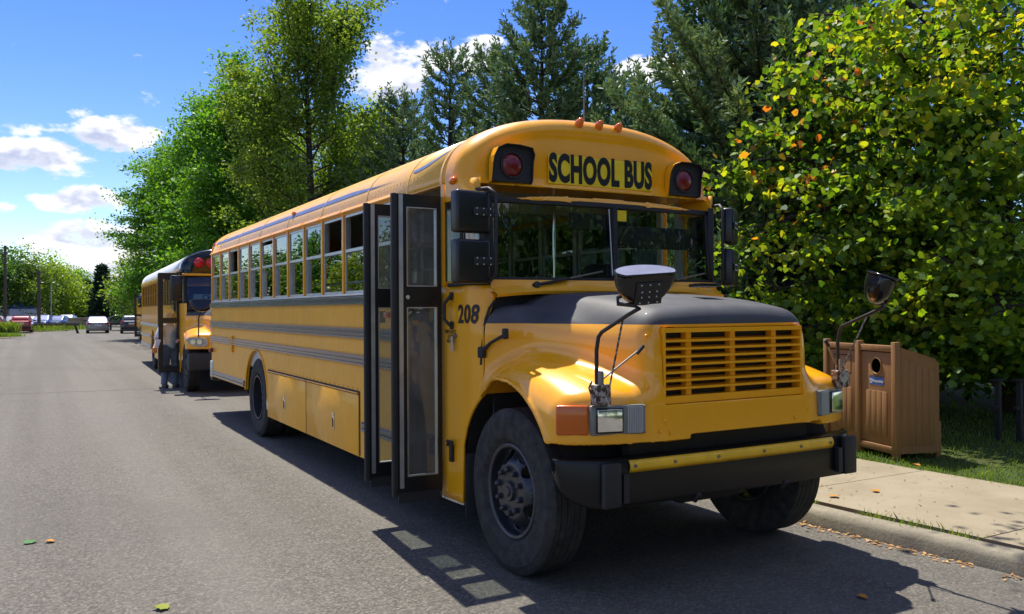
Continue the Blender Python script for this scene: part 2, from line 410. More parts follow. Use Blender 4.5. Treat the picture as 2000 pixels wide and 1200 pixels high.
def text_mesh(name, body, size, mat, bold=0., extrude=.001, sx=1., align='CENTER', space=1.):
    cu = bpy.data.curves.new(name, 'FONT'); cu.body = body; cu.size = size; cu.offset = bold; cu.extrude = extrude; cu.align_x = align; cu.align_y = 'CENTER'; cu.space_character = space
    cu.resolution_u = 4
    o = bpy.data.objects.new(name, cu); COL.objects.link(o); dg = bpy.context.evaluated_depsgraph_get(); dg.update()
    me = bpy.data.meshes.new_from_object(o.evaluated_get(dg)); bpy.data.objects.remove(o); bpy.data.curves.remove(cu)
    for v in me.vertices: v.co.x *= sx
    me.materials.clear(); me.materials.append(mat); return me
rnd = random.Random(7); nr = np.random.default_rng(7)
# ================================================================== ground, road, kerb, pavement
def groundmat():
    b = NB('grass_ground'); n = b.noise(.7, 6, .65); n2 = b.noise(14, 5, .7)
    c = b.ramp(n, [(.30, (.020, .040, .010)), (.50, (.045, .075, .016)), (.66, (.075, .080, .025)), (.80, (.11, .085, .045))])
    c = b.mix(b.map(n2, .3, .7, 0, .6), c, (.020, .035, .010)); b.set(col=c, rough=.95, spec=.2); b.bump(n2, .6, .04); return b.m
GROUND = groundmat()
def asphaltmat():
    b = NB('asphalt')
    v = b.voronoi(66, out=1); vs = b.N.new('ShaderNodeSeparateColor'); b.L.new(v, vs.inputs[0]); st = vs.outputs[0]
    fine = b.noise(220, 3, .6); big = b.noise(.35, 5, .6); mid = b.noise(2.2, 5, .65)
    c = b.ramp(st, [(.0, (0.047, 0.043, 0.036)), (.45, (0.091, 0.083, 0.069)), (.80, (0.129, 0.118, 0.095)), (1., (0.197, 0.179, 0.146))])
    c = b.mix(b.map(big, .30, .72, 0, .40), c, (0.111, 0.101, 0.083)); c = b.mix(b.map(mid, .50, .75, 0, .35), c, (0.067, 0.061, 0.051))
    stain = b.map(b.noise(.9, 6, .7, b.scalevec((1, .35, 1))), .60, .75, 0, .35); c = b.mix(stain, c, (0.149, 0.133, 0.108))
    tracks = b.noise(1.0, 3, .55, b.scalevec((.85, .018, 1))); c = b.mix(b.map(tracks, .45, .62, 0, .30), c, (0.180, 0.168, 0.145)); patch = b.map(b.noise(.16, 2, .4), .55, .57, 0, .16); c = b.mix(patch, c, (0.063, 0.060, 0.053))
    oil = b.map(b.noise(3.4, 3, .6), .70, .78, 0, .45); c = b.mix(oil, c, (0.047, 0.044, 0.039))
    crack = b.voronoi(.33, 'DISTANCE_TO_EDGE', b.mix(.06, b.co(), b.N.new('ShaderNodeTexNoise').outputs[1], 'ADD'))
    b.set(col=c, rough=.88, spec=.35)
    h = b.math('ADD', b.math('MULTIPLY', b.voronoi(66), -.8), b.math('MULTIPLY', fine, .5)); b.bump(h, .55, .008); return b.m
ASPH = asphaltmat()
def concretemat():
    b = NB('concrete'); n = b.noise(1.4, 6, .65); f = b.noise(45, 4, .65); sp = b.noise(9, 5, .7)
    c = b.ramp(n, [(.3, (0.212, 0.173, 0.110)), (.55, (0.273, 0.230, 0.151)), (.75, (0.307, 0.264, 0.180))])
    c = b.mix(b.map(f, .35, .75, 0, .4), c, (0.204, 0.167, 0.103)); c = b.mix(b.map(sp, .60, .70, 0, .45), c, (0.150, 0.110, 0.062))
    b.set(col=c, rough=.9); b.bump(f, .35, .006); return b.m
CONC = concretemat()
def kerbmat():
    b = NB('kerb_concrete'); n = b.noise(3.4, 7, .7); f = b.noise(50, 4, .65)
    c = b.ramp(n, [(.3, (0.147, 0.130, 0.092)), (.55, (0.248, 0.220, 0.159)), (.75, (0.340, 0.307, 0.229))]); c = b.mix(b.map(f, .4, .75, 0, .45), c, (0.138, 0.117, 0.081)); b.set(col=c, rough=.92); b.bump(f, .5, .008); return b.m
KERB = kerbmat()
def dirtmat():
    b = NB('dirt'); n = b.noise(2.4, 6, .7); b.set(col=b.ramp(n, [(.3, (.11, .080, .055)), (.6, (.20, .155, .115)), (.8, (.27, .22, .17))]), rough=.95); b.bump(b.noise(20, 5), .5, .02); return b.m
DIRT = dirtmat()

KY = [-14, -2.83, -1.3, 4, 15, 25, 45, 62, 66, 75]; KX = [2.35, 1.645, 1.53, 1.53, 1.75, 2.35, 4.2, 6.2, 7.2, 12]
LY = [-40, 30, 60, 66, 75, 80]; LX = [-9.5, -7.4, -5.85, -5.2, -3.6, -3.2]
def kx(y): return float(np.interp(y, KY, KX))
def lx(y): return float(np.interp(y, LY, LX))
g = G(); g.add([(-900, -400, -.03), (900, -400, -.03), (900, 1500, -.03), (-900, 1500, -.03)], [(0, 1, 2, 3)])
tag(g.obj('ground', GROUND), kind='structure')
ys_ = [-40, -25, -14, -8, -2.83, -1.3, 4, 15, 25, 35, 45, 55, 60, 66, 72, 76]
g = G()
for y in ys_: g.v += [(lx(y), y, 0), (kx(y) if y < 66 else 14, y, 0)]
for i in range(len(ys_)-1): g.f.append((2*i, 2*i+1, 2*i+3, 2*i+2))
tag(g.obj('road', ASPH), kind='structure')
g = G().add([(-60, 76, -.002), (60, 76, -.002), (60, 118, -.002), (-60, 118, -.002)], [(0, 1, 2, 3)])
tag(g.obj('parking_lot', ASPH), kind='structure')
# tar joint across the carriageway
jn = G()
for k in range(24):
    x0 = -7.2+k*.36; yy = 15.35-.42*(x0+4.5)/2.8*1.0+.03*math.sin(x0*5); jn.add([(x0, yy, .004), (x0+.36, yy-.054, .004), (x0+.36, yy-.02, .004), (x0, yy+.034, .004)], [(0, 1, 2, 3)])
jn.obj('road_joint', simple('tar_seam', (.065, .062, .058), .9), bpy.data.objects['road'])
# kerb stones
kb = bpy.data.objects.new('kerb', None); COL.objects.link(kb); tag(kb, kind='structure')
yk = -12.0
while yk < 60:
    L_ = 3.0 if yk < 20 else 6.0; y1 = yk+L_-.012; a0, a1 = kx(yk), kx(y1)
    prof = [(0, -.05), (.012, .075), (.035, .115), (.07, .128), (.17, .132), (.17, -.05)]
    nseg = 6; g = G()
    for i in range(nseg+1):
        y = yk+(y1-yk)*i/nseg; w = .004*mnoise.noise(Vector((y*1.7, 3, 0)))
        for px, pz in prof: g.v.append((kx(y)+px+w, y, pz+.003*mnoise.noise(Vector((y*2.3, px*9, 5)))))
    m = len(prof)
    for i in range(nseg):
        for k in range(m-1): g.f.append((i*m+k, (i+1)*m+k, (i+1)*m+k+1, i*m+k+1))
    g.f.append(tuple(range(m))); g.f.append(tuple(range(nseg*m, nseg*m+m))[::-1])
    g.obj('kerb_stone', KERB, kb, 40); yk += L_
# pavement slabs between kerb strip and grass
pv = bpy.data.objects.new('pavement', None); COL.objects.link(pv); tag(pv, kind='structure')
yk = -11.3
WALK_IN, WALK_OUT = .27, 2.28
while yk < 62:
    y1 = yk+1.78; g = G(); a, b = yk+.006, y1-.006
    za = .128+.004*mnoise.noise(Vector((yk, 1, 0)))
    pts = [(kx(a)+WALK_IN, a), (kx(a)+WALK_OUT, a), (kx(b)+WALK_OUT, b), (kx(b)+WALK_IN, b)]
    g.prism(pts, 'z', .03, za); g.obj('paving_slab', CONC, pv); yk = y1
g = G()
for y in np.arange(-12, 62, 2.): g.v += [(kx(y)+.16, y, .092), (kx(y)+.30, y, .10)]
for i in range(len(g.v)//2-1): g.f.append((2*i, 2*i+1, 2*i+3, 2*i+2))
tag(g.obj('soil_strip', DIRT), kind='structure')
# lawn under the trees beyond the pavement
g = G(); ny, nx_ = 60, 16
for i in range(ny+1):
    y = -14+ (90)*(i/ny)**1.5
    for j in range(nx_+1):
        x = kx(min(y, 62))+2.24+ 30*(j/nx_)**1.7; g.v.append((x, y, .085+.03*mnoise.noise(Vector((x*.7, y*.7, 0)))+.10*(j/nx_)))
for i in range(ny):
    for j in range(nx_): q = i*(nx_+1)+j; g.f.append((q, q+1, q+nx_+2, q+nx_+1))
tag(g.obj('lawn', GROUND, None, 180), kind='structure')
# earth verge left of the road
g = G()
for y in np.arange(-40, 77, 3.): g.v += [(lx(y)-14, y, -.012), (lx(y)-1.2, y, -.006), (lx(y)+.35+.25*mnoise.noise(Vector((y*.3, 0, 2))), y, .004)]
for i in range(len(g.v)//3-1): g.f += [(3*i, 3*i+1, 3*i+4, 3*i+3), (3*i+1, 3*i+2, 3*i+5, 3*i+4)]
tag(g.obj('earth_verge', DIRT), kind='structure')
# ================================================================== the near school bus
BX = 1.21                                # half width of the body
PILL = [2.368+.711*n for n in range(-2, 10)]      # window pillar centres, door side
ROOF0, ROOFH, ROOFN = 2.74, .535, 2.4
def roof_pt(t, grow=0.):
    """t from 0 (left eave) to 1 (right eave)"""
    a = PI*(1-t); c, s = math.cos(a), math.sin(a)
    x = (BX+grow)*math.copysign(abs(c)**(2/ROOFN), c); z = ROOF0+(ROOFH+grow)*abs(s)**(2/ROOFN); return x, z

def tyre_mesh(name='tyre', R=.53, w=.28, rim=.292):
    hw = w/2; pr = [(rim, -hw*.72), (rim+.02, -hw*.80), (rim+.09, -hw*1.0), (R*.85, -hw*.99), (R*.955, -hw*.90), (R*.985, -hw*.82)]
    xs = [-.76, -.50, -.46, -.20, -.16, .16, .20, .46, .50, .76]
    for i, q in enumerate(xs):
        groove = i in (1, 2, 3, 4, 5, 6, 7, 8)
        if i in (1, 3, 5, 7): pr += [(R, hw*q), (R-.014, hw*(q+.006))]
        elif i in (2, 4, 6, 8): pr += [(R-.014, hw*(q-.006)), (R, hw*q)]
        else: pr.append((R, hw*q))
    pr += [(R*.985, hw*.82), (R*.955, hw*.90), (R*.90, hw*.965), (R*.895, hw*.985), (R*.85, hw*.99), (R*.80, hw*1.0), (rim+.09, hw*1.0), (rim+.055, hw*.985), (rim+.05, hw*.965), (rim+.02, hw*.80), (rim, hw*.72)]
    return G().lathe(pr, 72).mesh(name, TYRE, 30)
def rim_mesh():
    def fn(h, y, z):
        r = np.sqrt(y*y+z*z); hd = .035+.075*sstep(.262, .172, r)
        d = np.maximum(np.abs(h-hd)-.009, r-.285)
        for k in range(5):
            a = 2*PI*k/5+.35; d = smax(d,   .044-np.sqrt((y-.222*math.cos(a))**2+(z-.222*math.sin(a))**2), .008)
        d = np.maximum(d, .062-r)
        bar = np.maximum(np.abs(r-.286)-.009, np.abs(h)-.115)
        lip = np.sqrt((r-.298)**2+(h-.108)**2)-.013
        return smin(np.minimum(d, bar), lip, .01)
    return sdf_mesh('rim', fn, (-.14, -.33, -.33), (.15, .33, .33), .0085, RIM, 50)
TYRE_ME = tyre_mesh(); RIM_ME = rim_mesh()
_h = G().lathe([(.0, .150), (.030, .150), (.034, .140), (.058, .140), (.064, .128), (.064, .09), (.10, .09), (.10, .02)], 28)
HUB_ME = _h.mesh('hub', RIM, 30)
NUT_ME = G().lathe([(.0, .034), (.012, .034), (.019, .024), (.019, .004), (.025, .004), (.025, 0)], 6).mesh('lug_nut', RIM, 25)
def wheel(root, x, y, z, out, spin=0., dual=False, nuts=True):
    """out=-1: outer face towards -X"""
    w = bpy.data.objects.new('wheel', None); COL.objects.link(w); w.parent = root; w.location = (x, y, z); w.rotation_euler = (spin, 0, PI if out < 0 else 0); w.empty_display_size = .1; w.scale = (1.04,)*3
    mobj('tyre', TYRE_ME, w)
    if dual: mobj('tyre', TYRE_ME, w, (-.31, 0, 0)); mobj('rim', RIM_ME, w, (.02, 0, 0), (0, 0, PI))
    else: mobj('rim', RIM_ME, w)
    hx = -.10 if dual else 0.
    mobj('hub', HUB_ME, w, (hx, 0, 0))
    if nuts:
        for k in range(10):
            a = 2*PI*k/10; mobj('lug_nut', NUT_ME, w, (.119+hx, .140*math.cos(a), .140*math.sin(a)), (a, 0, 0))
    return w

# ---- hood, fenders and nose as one moulding
AYC, AZC, AR = -1.0, .614, .678
def front_clip(x, y, z):
    ax = np.abs(x)
    t = np.clip((-.60-y)/1.30, 0, 1)
    dome_w = .80-.12*t; dome_t = 1.905-.055*t-.085*t**3-.035*(ax/dome_w)**2
    dome = smax(ax-dome_w, z-dome_t, .16)
    sh_w = 1.03-.33*t**.9+.115*sstep(-.84, -.60, y); sh_t = 1.835-.10*t-.05*(ax/sh_w)**2
    shld = smax(ax-sh_w, z-sh_t, .20)
    hood = smin(dome, shld, .06)
    yf = -1.925+.03*(z-.95)-.03*sstep(1.0, 1.4, z)*0
    hood = smax(hood, -(y-yf)+.0, .13)
    # fender: arched crown falling towards the nose and outwards
    yy = y
    zf = 1.440-.165*np.maximum(0, (-1.0-yy)/.85)**1.9-.20*np.maximum(0, (yy+1.0)/.5)**2
    zf = zf-.125*np.maximum(0, (ax-.80)/.45)**2.6
    xo = 1.252-.085*sstep(-1.0, -.585, y)
    yff = -1.925+.03*(z-.95)+.012*(ax/.7)**2+.17*np.maximum(0, (ax-.82)/.43)**2.0
    fen = smax(smax(ax-xo, z-zf, .12), -(y-yff), .10)
    d = smin(hood, fen, .11)
    zb = np.where((x > -.42) & (x < .80), .985, .955)+.03*np.maximum(0, (-1.60-y)/.3)*0
    d = np.maximum(d, zb-z)
    d = np.maximum(d, y+.585)
    arch = np.sqrt((y-AYC)**2+(z-AZC)**2)-AR
    d = np.maximum(d, -np.maximum(arch, .50-ax))
    # flared arch lip
    lip = np.maximum(np.abs(np.sqrt((y-AYC)**2+(z-AZC)**2)-AR-.012)-.012, np.maximum(np.abs(ax-xo+.004)-.014, AZC+.05-z))
    lip = np.maximum(lip, y+.585); lip = np.maximum(lip, .955-z)
    d = smin(d, lip, .02)
    # rear wheel-house opening and grille pocket
    gp = np.maximum(np.maximum(ax-.605, np.abs(z-1.413)-.236), y+1.835)
    d = np.maximum(d, -gp)
    return d

def build_bus_a():
    B = thing('school_bus', 'large yellow school bus numbered 208 with black hood and open front door', 'school bus', (0, 0, 0), group='parked yellow school buses')
    def P(name, g, mat, smooth=None, parent=B, **k): return g.obj(name, mat, parent, smooth, **k)
    # ---------- side walls
    arch = [(6.205+.675*math.cos(a), .545+.675*math.sin(a)) for a in np.linspace(PI*1.0, .09, 22)]
    poly = [(.95, .35)]+[(5.53, .35)]+arch+[(6.88, .63), (9.58, .63), (9.58, 1.93), (.95, 1.93)]
    P('side_wall', G().prism(poly, 'x', -BX, -BX+.035), YEL)
    poly2 = [(0, .35)]+poly[1:-1]+[(0, 1.93)]
    P('side_wall', G().prism(poly2, 'x', BX-.035, BX), YEL)
    for s in (-1, 1):   # arch trim bead
        P('arch_trim', G().tube([(s*(BX+.004), a, b) for a, b in arch], .013, 6), YELP, 60)
    # rivet seams on the wall
    rv = G()
    def rivet(x, y, z, r=.007, s=-1): rv.lathe([(r, 0), (r*.8, .003), (0, .004)], 6, Matrix.Translation((x, y, z)) @ Matrix.Rotation(PI if s < 0 else 0, 4, 'Z'))
    for y in np.arange(1.0, 9.5, .06):
        for z in (1.222, 1.345, 1.477, 1.604, 1.803): rivet(-BX-.001, y, z, .005)
    for y in np.arange(1.95, 5.5, .145): rivet(-BX-.004, y, 1.000, .012)
    for n, yp in enumerate(PILL):
        for z in (1.40, 1.43, 1.66, 1.70, 1.74, 1.15, 1.12): rivet(-BX-.001, yp, z, .005)
    for y in np.arange(.1, 9.5, .075):
        for tt in (.036, .052):
            x, z = roof_pt(tt); rivet(x-.001, y, z, .006)
    for z in np.arange(.45, 1.9, .085): rivet(-BX-.004, -.02, z, .005)
    rv.obj('rivet_heads', YEL, B)['kind'] = 'stuff'
    # ---------- rub rails: black ribbed extrusions
    def rail(y0, y1, z0, z1, s=-1, ribs=3, mat=RAIL, name='rub_rail'):
        h = (z1-z0)/ribs; pts = [(0, z0)]
        for i in range(ribs):
            a = z0+i*h; pts += [(.010, a+.004), (.026, a+h*.25), (.026, a+h*.75), (.010, a+h-.004)]
        pts.append((0, z1)); pts = [(s*(BX+.0015+p), q) for p, q in pts]
        return P(name, G().prism(pts, 'y', y0, y1), mat, 30)
    rail(.80, 9.60, 1.815, 1.912, ribs=2); rail(.80, 9.60, 1.487, 1.597); rail(.80, 7.72, 1.232, 1.337); rail(7.86, 9.60, 1.232, 1.337)
    rail(6.93, 9.58, .640, .735, ribs=2); rail(.80, 1.80, .600, .700, ribs=2)
    for a, b in ((1.815, 1.912), (1.487, 1.597), (1.232, 1.337)): rail(-.0, 9.6, a, b, 1)
    # rear corner guard, fuel flap bracket
    P('corner_guard', G().rbox(-BX-.022, -BX+.1, 9.45, 9.62, .62, .90, .012), ALU, 30)
    P('hinge_bracket', G().rbox(-BX-.03, -BX-.002, 7.755, 7.825, 1.12, 1.38, .006), YEL, 30)
    P('marker_lamp', G().rbox(-BX-.06, -BX-.001, 9.44, 9.54, 1.05, 1.13, .02), REDL, 40)
    P('marker_lamp', G().rbox(-BX-.045, -BX-.001, 1.06, 1.14, 1.70, 1.75, .015), ORANGEL, 40)
    # ---------- luggage compartment doors
    LATCH = G().rbox(-.008, 0, -.03, .03, -.075, .075, .012); LATCH.lathe([(0, .006), (.03, .006), (.03, -.006)], 12, Matrix.Translation((-.004, 0, .075)) @ Matrix.Rotation(PI, 4, 'Z')); latch_me = LATCH.mesh('latch', CHROME, 30)
    slot_me = G().box(-.012, -.009, -.014, .014, -.05, .045).mesh('latch_slot', PRINT)
    for y0, y1 in ((1.895, 3.672), (3.705, 5.505)):
        d = P('compartment_door', G().rbox(-BX-.014, -BX-.001, y0, y1, .352, .948, .006), YEL, 30)
        yl = (y0+y1)/2+(-.12 if y0 < 3 else .03); mobj('latch', latch_me, d, (-BX-.014, yl, .60)); mobj('latch_slot', slot_me, d, (-BX-.014, yl, .60))
        P('hinge', G().tube([(-BX-.014, y0+.01, .962), (-BX-.014, y1-.01, .962)], .008, 8), YEL, 60, parent=d)
    P('door_gap_shade_sheet', G().box(-BX-.004, -BX-.0005, 1.875, 5.525, .365, .985), RUBBER)  # dark sheet behind the doors, stands in for shade in their gaps
    # mud bracket in front of the rear wheel
    P('arch_guard', G().rbox(-BX-.006, -BX+.02, 5.535, 5.60, .44, .58, .006), ALU, 30)
    # ---------- pillars, eyebrows, windows
    post_me = G().rbox(.0515, .075, -.034, .034, 1.931, 2.80, .006).mesh('inner_post', CREAM, 30)
    pill_me = G().rbox(-.008, .05, -.028, .028, 1.931, 2.745, .010).mesh('pillar', YELP, 30)
    for s in (-1, 1):
        ys = PILL+[9.52] if s < 0 else [.235]+PILL+[9.52]
        for y in ys: mobj('pillar', pill_me, B, (s*BX, y, 0), (0, 0, 0 if s < 0 else PI)); mobj('inner_post', post_me, B, (s*BX, y, 0), (0, 0, 0 if s < 0 else PI))
        P('window_sill', G().rbox(min(s*(BX+.012), s*(BX-.06)), max(s*(BX+.012), s*(BX-.06)), ys[0], 9.55, 1.913, 1.934, .004), ALU, 30)
        for i in range(len(ys)-1):
            a, b = ys[i]+.030, ys[i+1]-.030; open_ = (s < 0 and i in (1, 2, 9)); xo = s*(BX-.018); xi = s*(BX-.040)
            fr = G(); xs = sorted((xo+s*.008, xi-s*.010))
            for (p0, p1, q0, q1) in ((a, a+.026, 1.936, 2.728), (b-.026, b, 1.936, 2.728), (a+.026, b-.026, 1.936, 1.962), (a+.026, b-.026, 2.704, 2.728), (a+.026, b-.026, 2.352, 2.382)):
                fr.box(xs[0], xs[1], p0, p1, q0, q1)
            w = P('window', fr, ALU)
            dz = -.385 if open_ else 0
            if i in (0, 6) and s < 0: dz = -.05
            for nm, x, z0, z1 in (('pane', xo, 2.372+dz, 2.706+dz), ('pane', xi, 1.960, 2.358)):
                G().box(min(x, x-s*.004), max(x, x-s*.004), a+.022, b-.022, z0, z1).obj(nm, GLASS, w)
            if open_:
                q = G(); q.box(min(xo, xo-s*.012), max(xo, xo-s*.012), a+.03, b-.03, 2.036, 2.056); q.obj('sash_rail', ALU, w)
            eb = G().prism([(s*BX, 2.742), (s*(BX+.036), 2.746), (s*(BX+.040), 2.756), (s*(BX+.006), 2.790), (s*BX, 2.790)], 'y', a-.012, b+.012)
            P('eyebrow', eb, YELP, 30)
    P('header', G().box(-BX+.001, -BX+.05, 0.0, 9.55, 2.731, 2.79), YEL); P('header', G().box(BX-.05, BX-.001, -.0, 9.55, 2.731, 2.79), YEL)
    # ---------- roof
    def roofgrid(y0, y1, t0=0., t1=1., grow=0., ny=10, nt=48):
        def fn(u, v):
            x, z = roof_pt(t0+(t1-t0)*v, grow); y = y0+(y1-y0)*u
            return (x, y, z)
        return G().grid(fn, ny, nt)
    solidify(P('roof', roofgrid(-.12, 9.42), YELR, 60), .03)
    def rear_cap(u, v):
        x, z = roof_pt(v); k = math.cos(u*PI/2); q = math.sin(u*PI/2)
        return (x*(1-.06*(1-k)), 9.42+.16*q, 2.74+(z-2.74)*(1-.25*(1-k)))
    P('roof_rear_cap', G().grid(rear_cap, 6, 48), YELR, 60)
    P('ceiling', roofgrid(-.30, 9.38, .02, .98, -.055), CREAM, 60)
    # roof seams with rivets every third bow, blue stripe, swoosh
    for y in (-.02, .66, 1.66, 3.08, 4.5, 5.92, 7.34, 8.76): P('roof_seam', roofgrid(y, y+.035, .0, 1., .004, 1, 40), YELR, 60)
    def stripe_fn(u, v):
        y = 1.30+(9.25-1.30)*u; w = min(1., u*9); t0 = .078; t1 = .078+.030*w
        x, z = roof_pt(t0+(t1-t0)*v, .0035); return (x, y-(.35*v if u == 0 else 0), z)
    P('roof_stripe', G().grid(stripe_fn, 40, 5), STRIPE, 60)
    def swoosh(u, v):
        y = .62-.60*u; c = .090+.075*(u**2); w = .024*math.sin(PI*min(1, u*.9+.12))**.7
        x, z = roof_pt(c+w*(v-.5), .0035); return (x, y, z)
    P('roof_swoosh', G().grid(swoosh, 12, 4), STRIPE, 60)
    # ---------- rear wall
    rw = [roof_pt(t/30) for t in range(31)]
    P('rear_wall', G().prism([(-BX, .63), (BX, .63), (BX, 1.95), (-BX, 1.95)], 'y', 9.56, 9.595), YEL)
    P('rear_header', G().prism([(BX, 2.62), (-BX, 2.62)]+rw, 'y', 9.561, 9.594), YEL)
    for x0, x1 in ((-1.21, -1.08), (-.62, -.52), (.52, .62), (1.08, 1.21)): P('rear_post', G().box(x0, x1, 9.562, 9.593, 1.95, 2.62), YEL)
    for x0, x1 in ((-1.08, -.62), (-.52, .52), (.62, 1.08)): P('rear_pane', G().box(x0, x1, 9.574, 9.58, 1.95, 2.62), GLASS)
    P('rear_bumper', G().rbox(-1.2, 1.2, 9.62, 9.76, .55, .82, .02), BLACK, 30)
    # ---------- cowl: corner panels between the door and the hood, with the wheel-arch cut
    plan = [(0.0, 1.210), (-.10, 1.209), (-.20, 1.204), (-.326, 1.192), (-.34, 1.190), (-.38, 1.184), (-.42, 1.174), (-.47, 1.155), (-.51, 1.130), (-.545, 1.100), (-.57, 1.065)]
    plan.append((-.584, 1.045))
    def xof(y, z=1.9):
        a = float(np.interp(-y, [-p[0] for p in plan], [p[1] for p in plan])); b = float(np.interp(-y, [0, .3, .45, .584], [1.21, 1.200, 1.183, 1.155])); return b+(a-b)*sst(1.60, 1.90, z)
    for s in (-1, 1):
        g = G(); cols = plan; nz = 26
        def colz(y):
            if y >= -.327: return .33
            d = abs(y-AYC); return AZC+math.sqrt(max(AR*AR-d*d, 0))
        for (y, x) in cols:
            zb = colz(y)
            for k in range(nz+1):
                z = zb+(1.945-zb)*k/nz; dent = .012*max(0, 1-abs(z-1.2)/.35)*sst(-.15, -.4, y)
                g.v.append((s*(xof(y, z)+dent*0), y, z))
        for i in range(len(cols)-1):
            for k in range(nz): g.f.append((i*(nz+1)+k, (i+1)*(nz+1)+k, (i+1)*(nz+1)+k+1, i*(nz+1)+k+1))
        solidify(P('cowl_panel', g, YELP, 40), .02, -1 if s > 0 else -1)
        # black arch gasket along the hood seam
        seam = [(-.592, 1.06, 1.83), (-.588, 1.10, 1.78), (-.582, 1.128, 1.70), (-.578, 1.142, 1.63), (-.572, 1.150, 1.52), (-.565, 1.160, 1.37)]
        P('seam_gasket', G().tube([(s*b, a+.004, c) for a, b, c in seam], .011, 8), RUBBER, 60)
        P('cowl_skirt', G().prism([(s*a, b) for a, b in ((1.213, 0.), (1.206, -.2), (1.193, -.33), (1.15, -.33), (1.15, 0.))], 'z', .318, .335), ALU)
    P('firewall', G().box(-1.06, 1.06, -.57, -.55, .60, 1.93), BLACKM)
    # cowl top under the windscreen
    ct = [(x, -.60+.05*(abs(x)/1.07)**3) for x in np.linspace(-1.085, 1.085, 23)]
    g = G()
    for prof in ((.0, 1.90), (-.115, 1.885), (-.125, 1.905), (-.035, 1.955), (-.02, 1.985), (.02, 1.985)):
        for x, y in ct: g.v.append((x, y+prof[0], prof[1]-.03*(abs(x)/1.085)**4*(1 if prof[0] < -.02 else 0)))
    n = len(ct)
    for i in range(5):
        for k in range(n-1): g.f.append((i*n+k, i*n+k+1, (i+1)*n+k+1, (i+1)*n+k))
    P('cowl_top', g, YELP, 40)
    # ---------- windscreen: two panes, divider, black gasket, quarter windows
    def wsy(x, z): return -.60+.055*(abs(x)/1.05)**2.2+.05*(z-1.98)/.6
    def ws_patch(x0, x1, z0, z1, off, nx=10): return G().grid(lambda u, v: (x0+(x1-x0)*u, wsy(x0+(x1-x0)*u, z0+(z1-z0)*v)+off, z0+(z1-z0)*v), nx, 4)
    fr = P('windscreen_frame', ws_patch(-1.07, 1.07, 1.965, 2.006, -.008, 24), RUBBER, 60); solidify(fr, .03)
    solidify(P('windscreen_frame', ws_patch(-1.07, 1.07, 2.560, 2.60, -.008, 24), RUBBER, 60), .03)
    for s in (-1, 1):
        solidify(P('windscreen_frame', ws_patch(min(s*1.035, s*1.075), max(s*1.035, s*1.075), 2.006, 2.56, -.008, 3), RUBBER, 60), .03)
        P('windscreen_pane', ws_patch(min(s*.02, s*1.045), max(s*.02, s*1.045), 1.99, 2.575, .012, 12), WGLASS, 180)
        # black corner post then quarter glass
        cp = [(s*1.075, -.555), (s*1.105, -.530), (s*1.13, -.49), (s*1.10, -.47), (s*1.05, -.52)]
        P('corner_post', G().prism(cp, 'z', 1.946, 2.62), BLACKM)
        q = [(s*1.132, -.488), (s*1.165, -.41), (s*1.20, -.20), (s*1.208, -.07)]
        gl = G()
        for (a, b), (c, d) in zip(q[:-1], q[1:]): gl.add([(a, b, 1.985), (c, d, 1.985), (c, d, 2.59), (a, b, 2.59)], [(0, 1, 2, 3)])
        P('quarter_window', gl, GLASS, 60, merge=True)
        P('door_post', G().box(min(s*1.16, s*1.213), max(s*1.16, s*1.213), -.068, -.002, 1.946, 2.735), YELP)
        P('inner_post', G().box(min(s*1.125, s*1.158), max(s*1.125, s*1.158), -.075, .0, 1.95, 2.78), CREAM)
        for z0, z1 in ((1.946, 1.984), (2.591, 2.735)):
            sl = G()
            for (a, b), (c, d) in zip(q[:-1], q[1:]): sl.add([(a, b, z0), (c, d, z0), (c, d, z1), (a, b, z1)], [(0, 1, 2, 3)])
            solidify(P('quarter_rail', sl, YELP, 60, merge=True), .02)
    P('windscreen_divider', G().box(-.019, .019, -.622, -.568, 2.007, 2.559), RUBBER)
    # chrome trim strip beside the divider, sticker
    P('divider_trim', G().tube([(-.026, -.615, 2.03), (-.026, -.575, 2.55)], .005, 6), ALU)
    P('permit_sticker', G().box(.03, .14, -.578, -.5765, 2.46, 2.545), SIGNY)
    P('sun_visor', G().rbox(.12, .92, -.46, -.44, 2.26, 2.44, .015), DARKIN, 30)
    # wipers
    for s, px in ((-1, -.74), (1, .30)):
        w = P('wiper', G().tube([(px, -.625, 1.945), (px+.04, -.655, 1.955), (px+.30, -.640, 2.00)], [.018, .012, .008], 8), BLACKM, 60)
        G().tube([(px+.06, -.632, 1.955), (px+.62, -.612, 2.058)], .007, 6).obj('wiper_blade', STEEL, w)
        G().tube([(px, -.60, 1.93), (px, -.66, 1.95)], .026, 10).obj('wiper_pivot', BLACKM, w, 60)
    # ---------- roof front cap
    def cap(x, y, z):
        ax = np.abs(x); zz = np.maximum(z-ROOF0, 0)
        sil = ((ax/(BX+.012))**ROOFN+(zz/(ROOFH+.012))**ROOFN)**(1/ROOFN)-1; sil = sil*np.where(zz > 0, .62, BX)
        pl = .06*(ax/1.2)**2.4                        # plan bow
        yf = -.458+pl-.11*sstep(2.78, 2.60, z)+.03*sstep(2.9, 3.2, z)
        d = smax(sil, -(y-yf), .17)
        # shallow dished face
        inn = smax((((ax/(BX-.13))**2.8+(np.maximum(z-2.74, 0)/(ROOFH-.13))**2.8)**(1/2.8)-1)*.6, 2.60-z, .10)
        dish = smax(inn, y-(yf+.026), .07)
        d = smax(d, -dish, .05)
        d = np.maximum(d, 2.585-z); d = np.maximum(d, y+.10)
        # hollow underside so the screen header is not a block
        hol = np.maximum(np.maximum(ax-1.10, z-2.70), -(y+.52))
        return np.maximum(d, -hol)
    mobj('front_cap', sdf_mesh('front_cap', cap, (-1.3, -.70, 2.55), (1.3, -.06, 3.34), .014, YELP, 40), B)
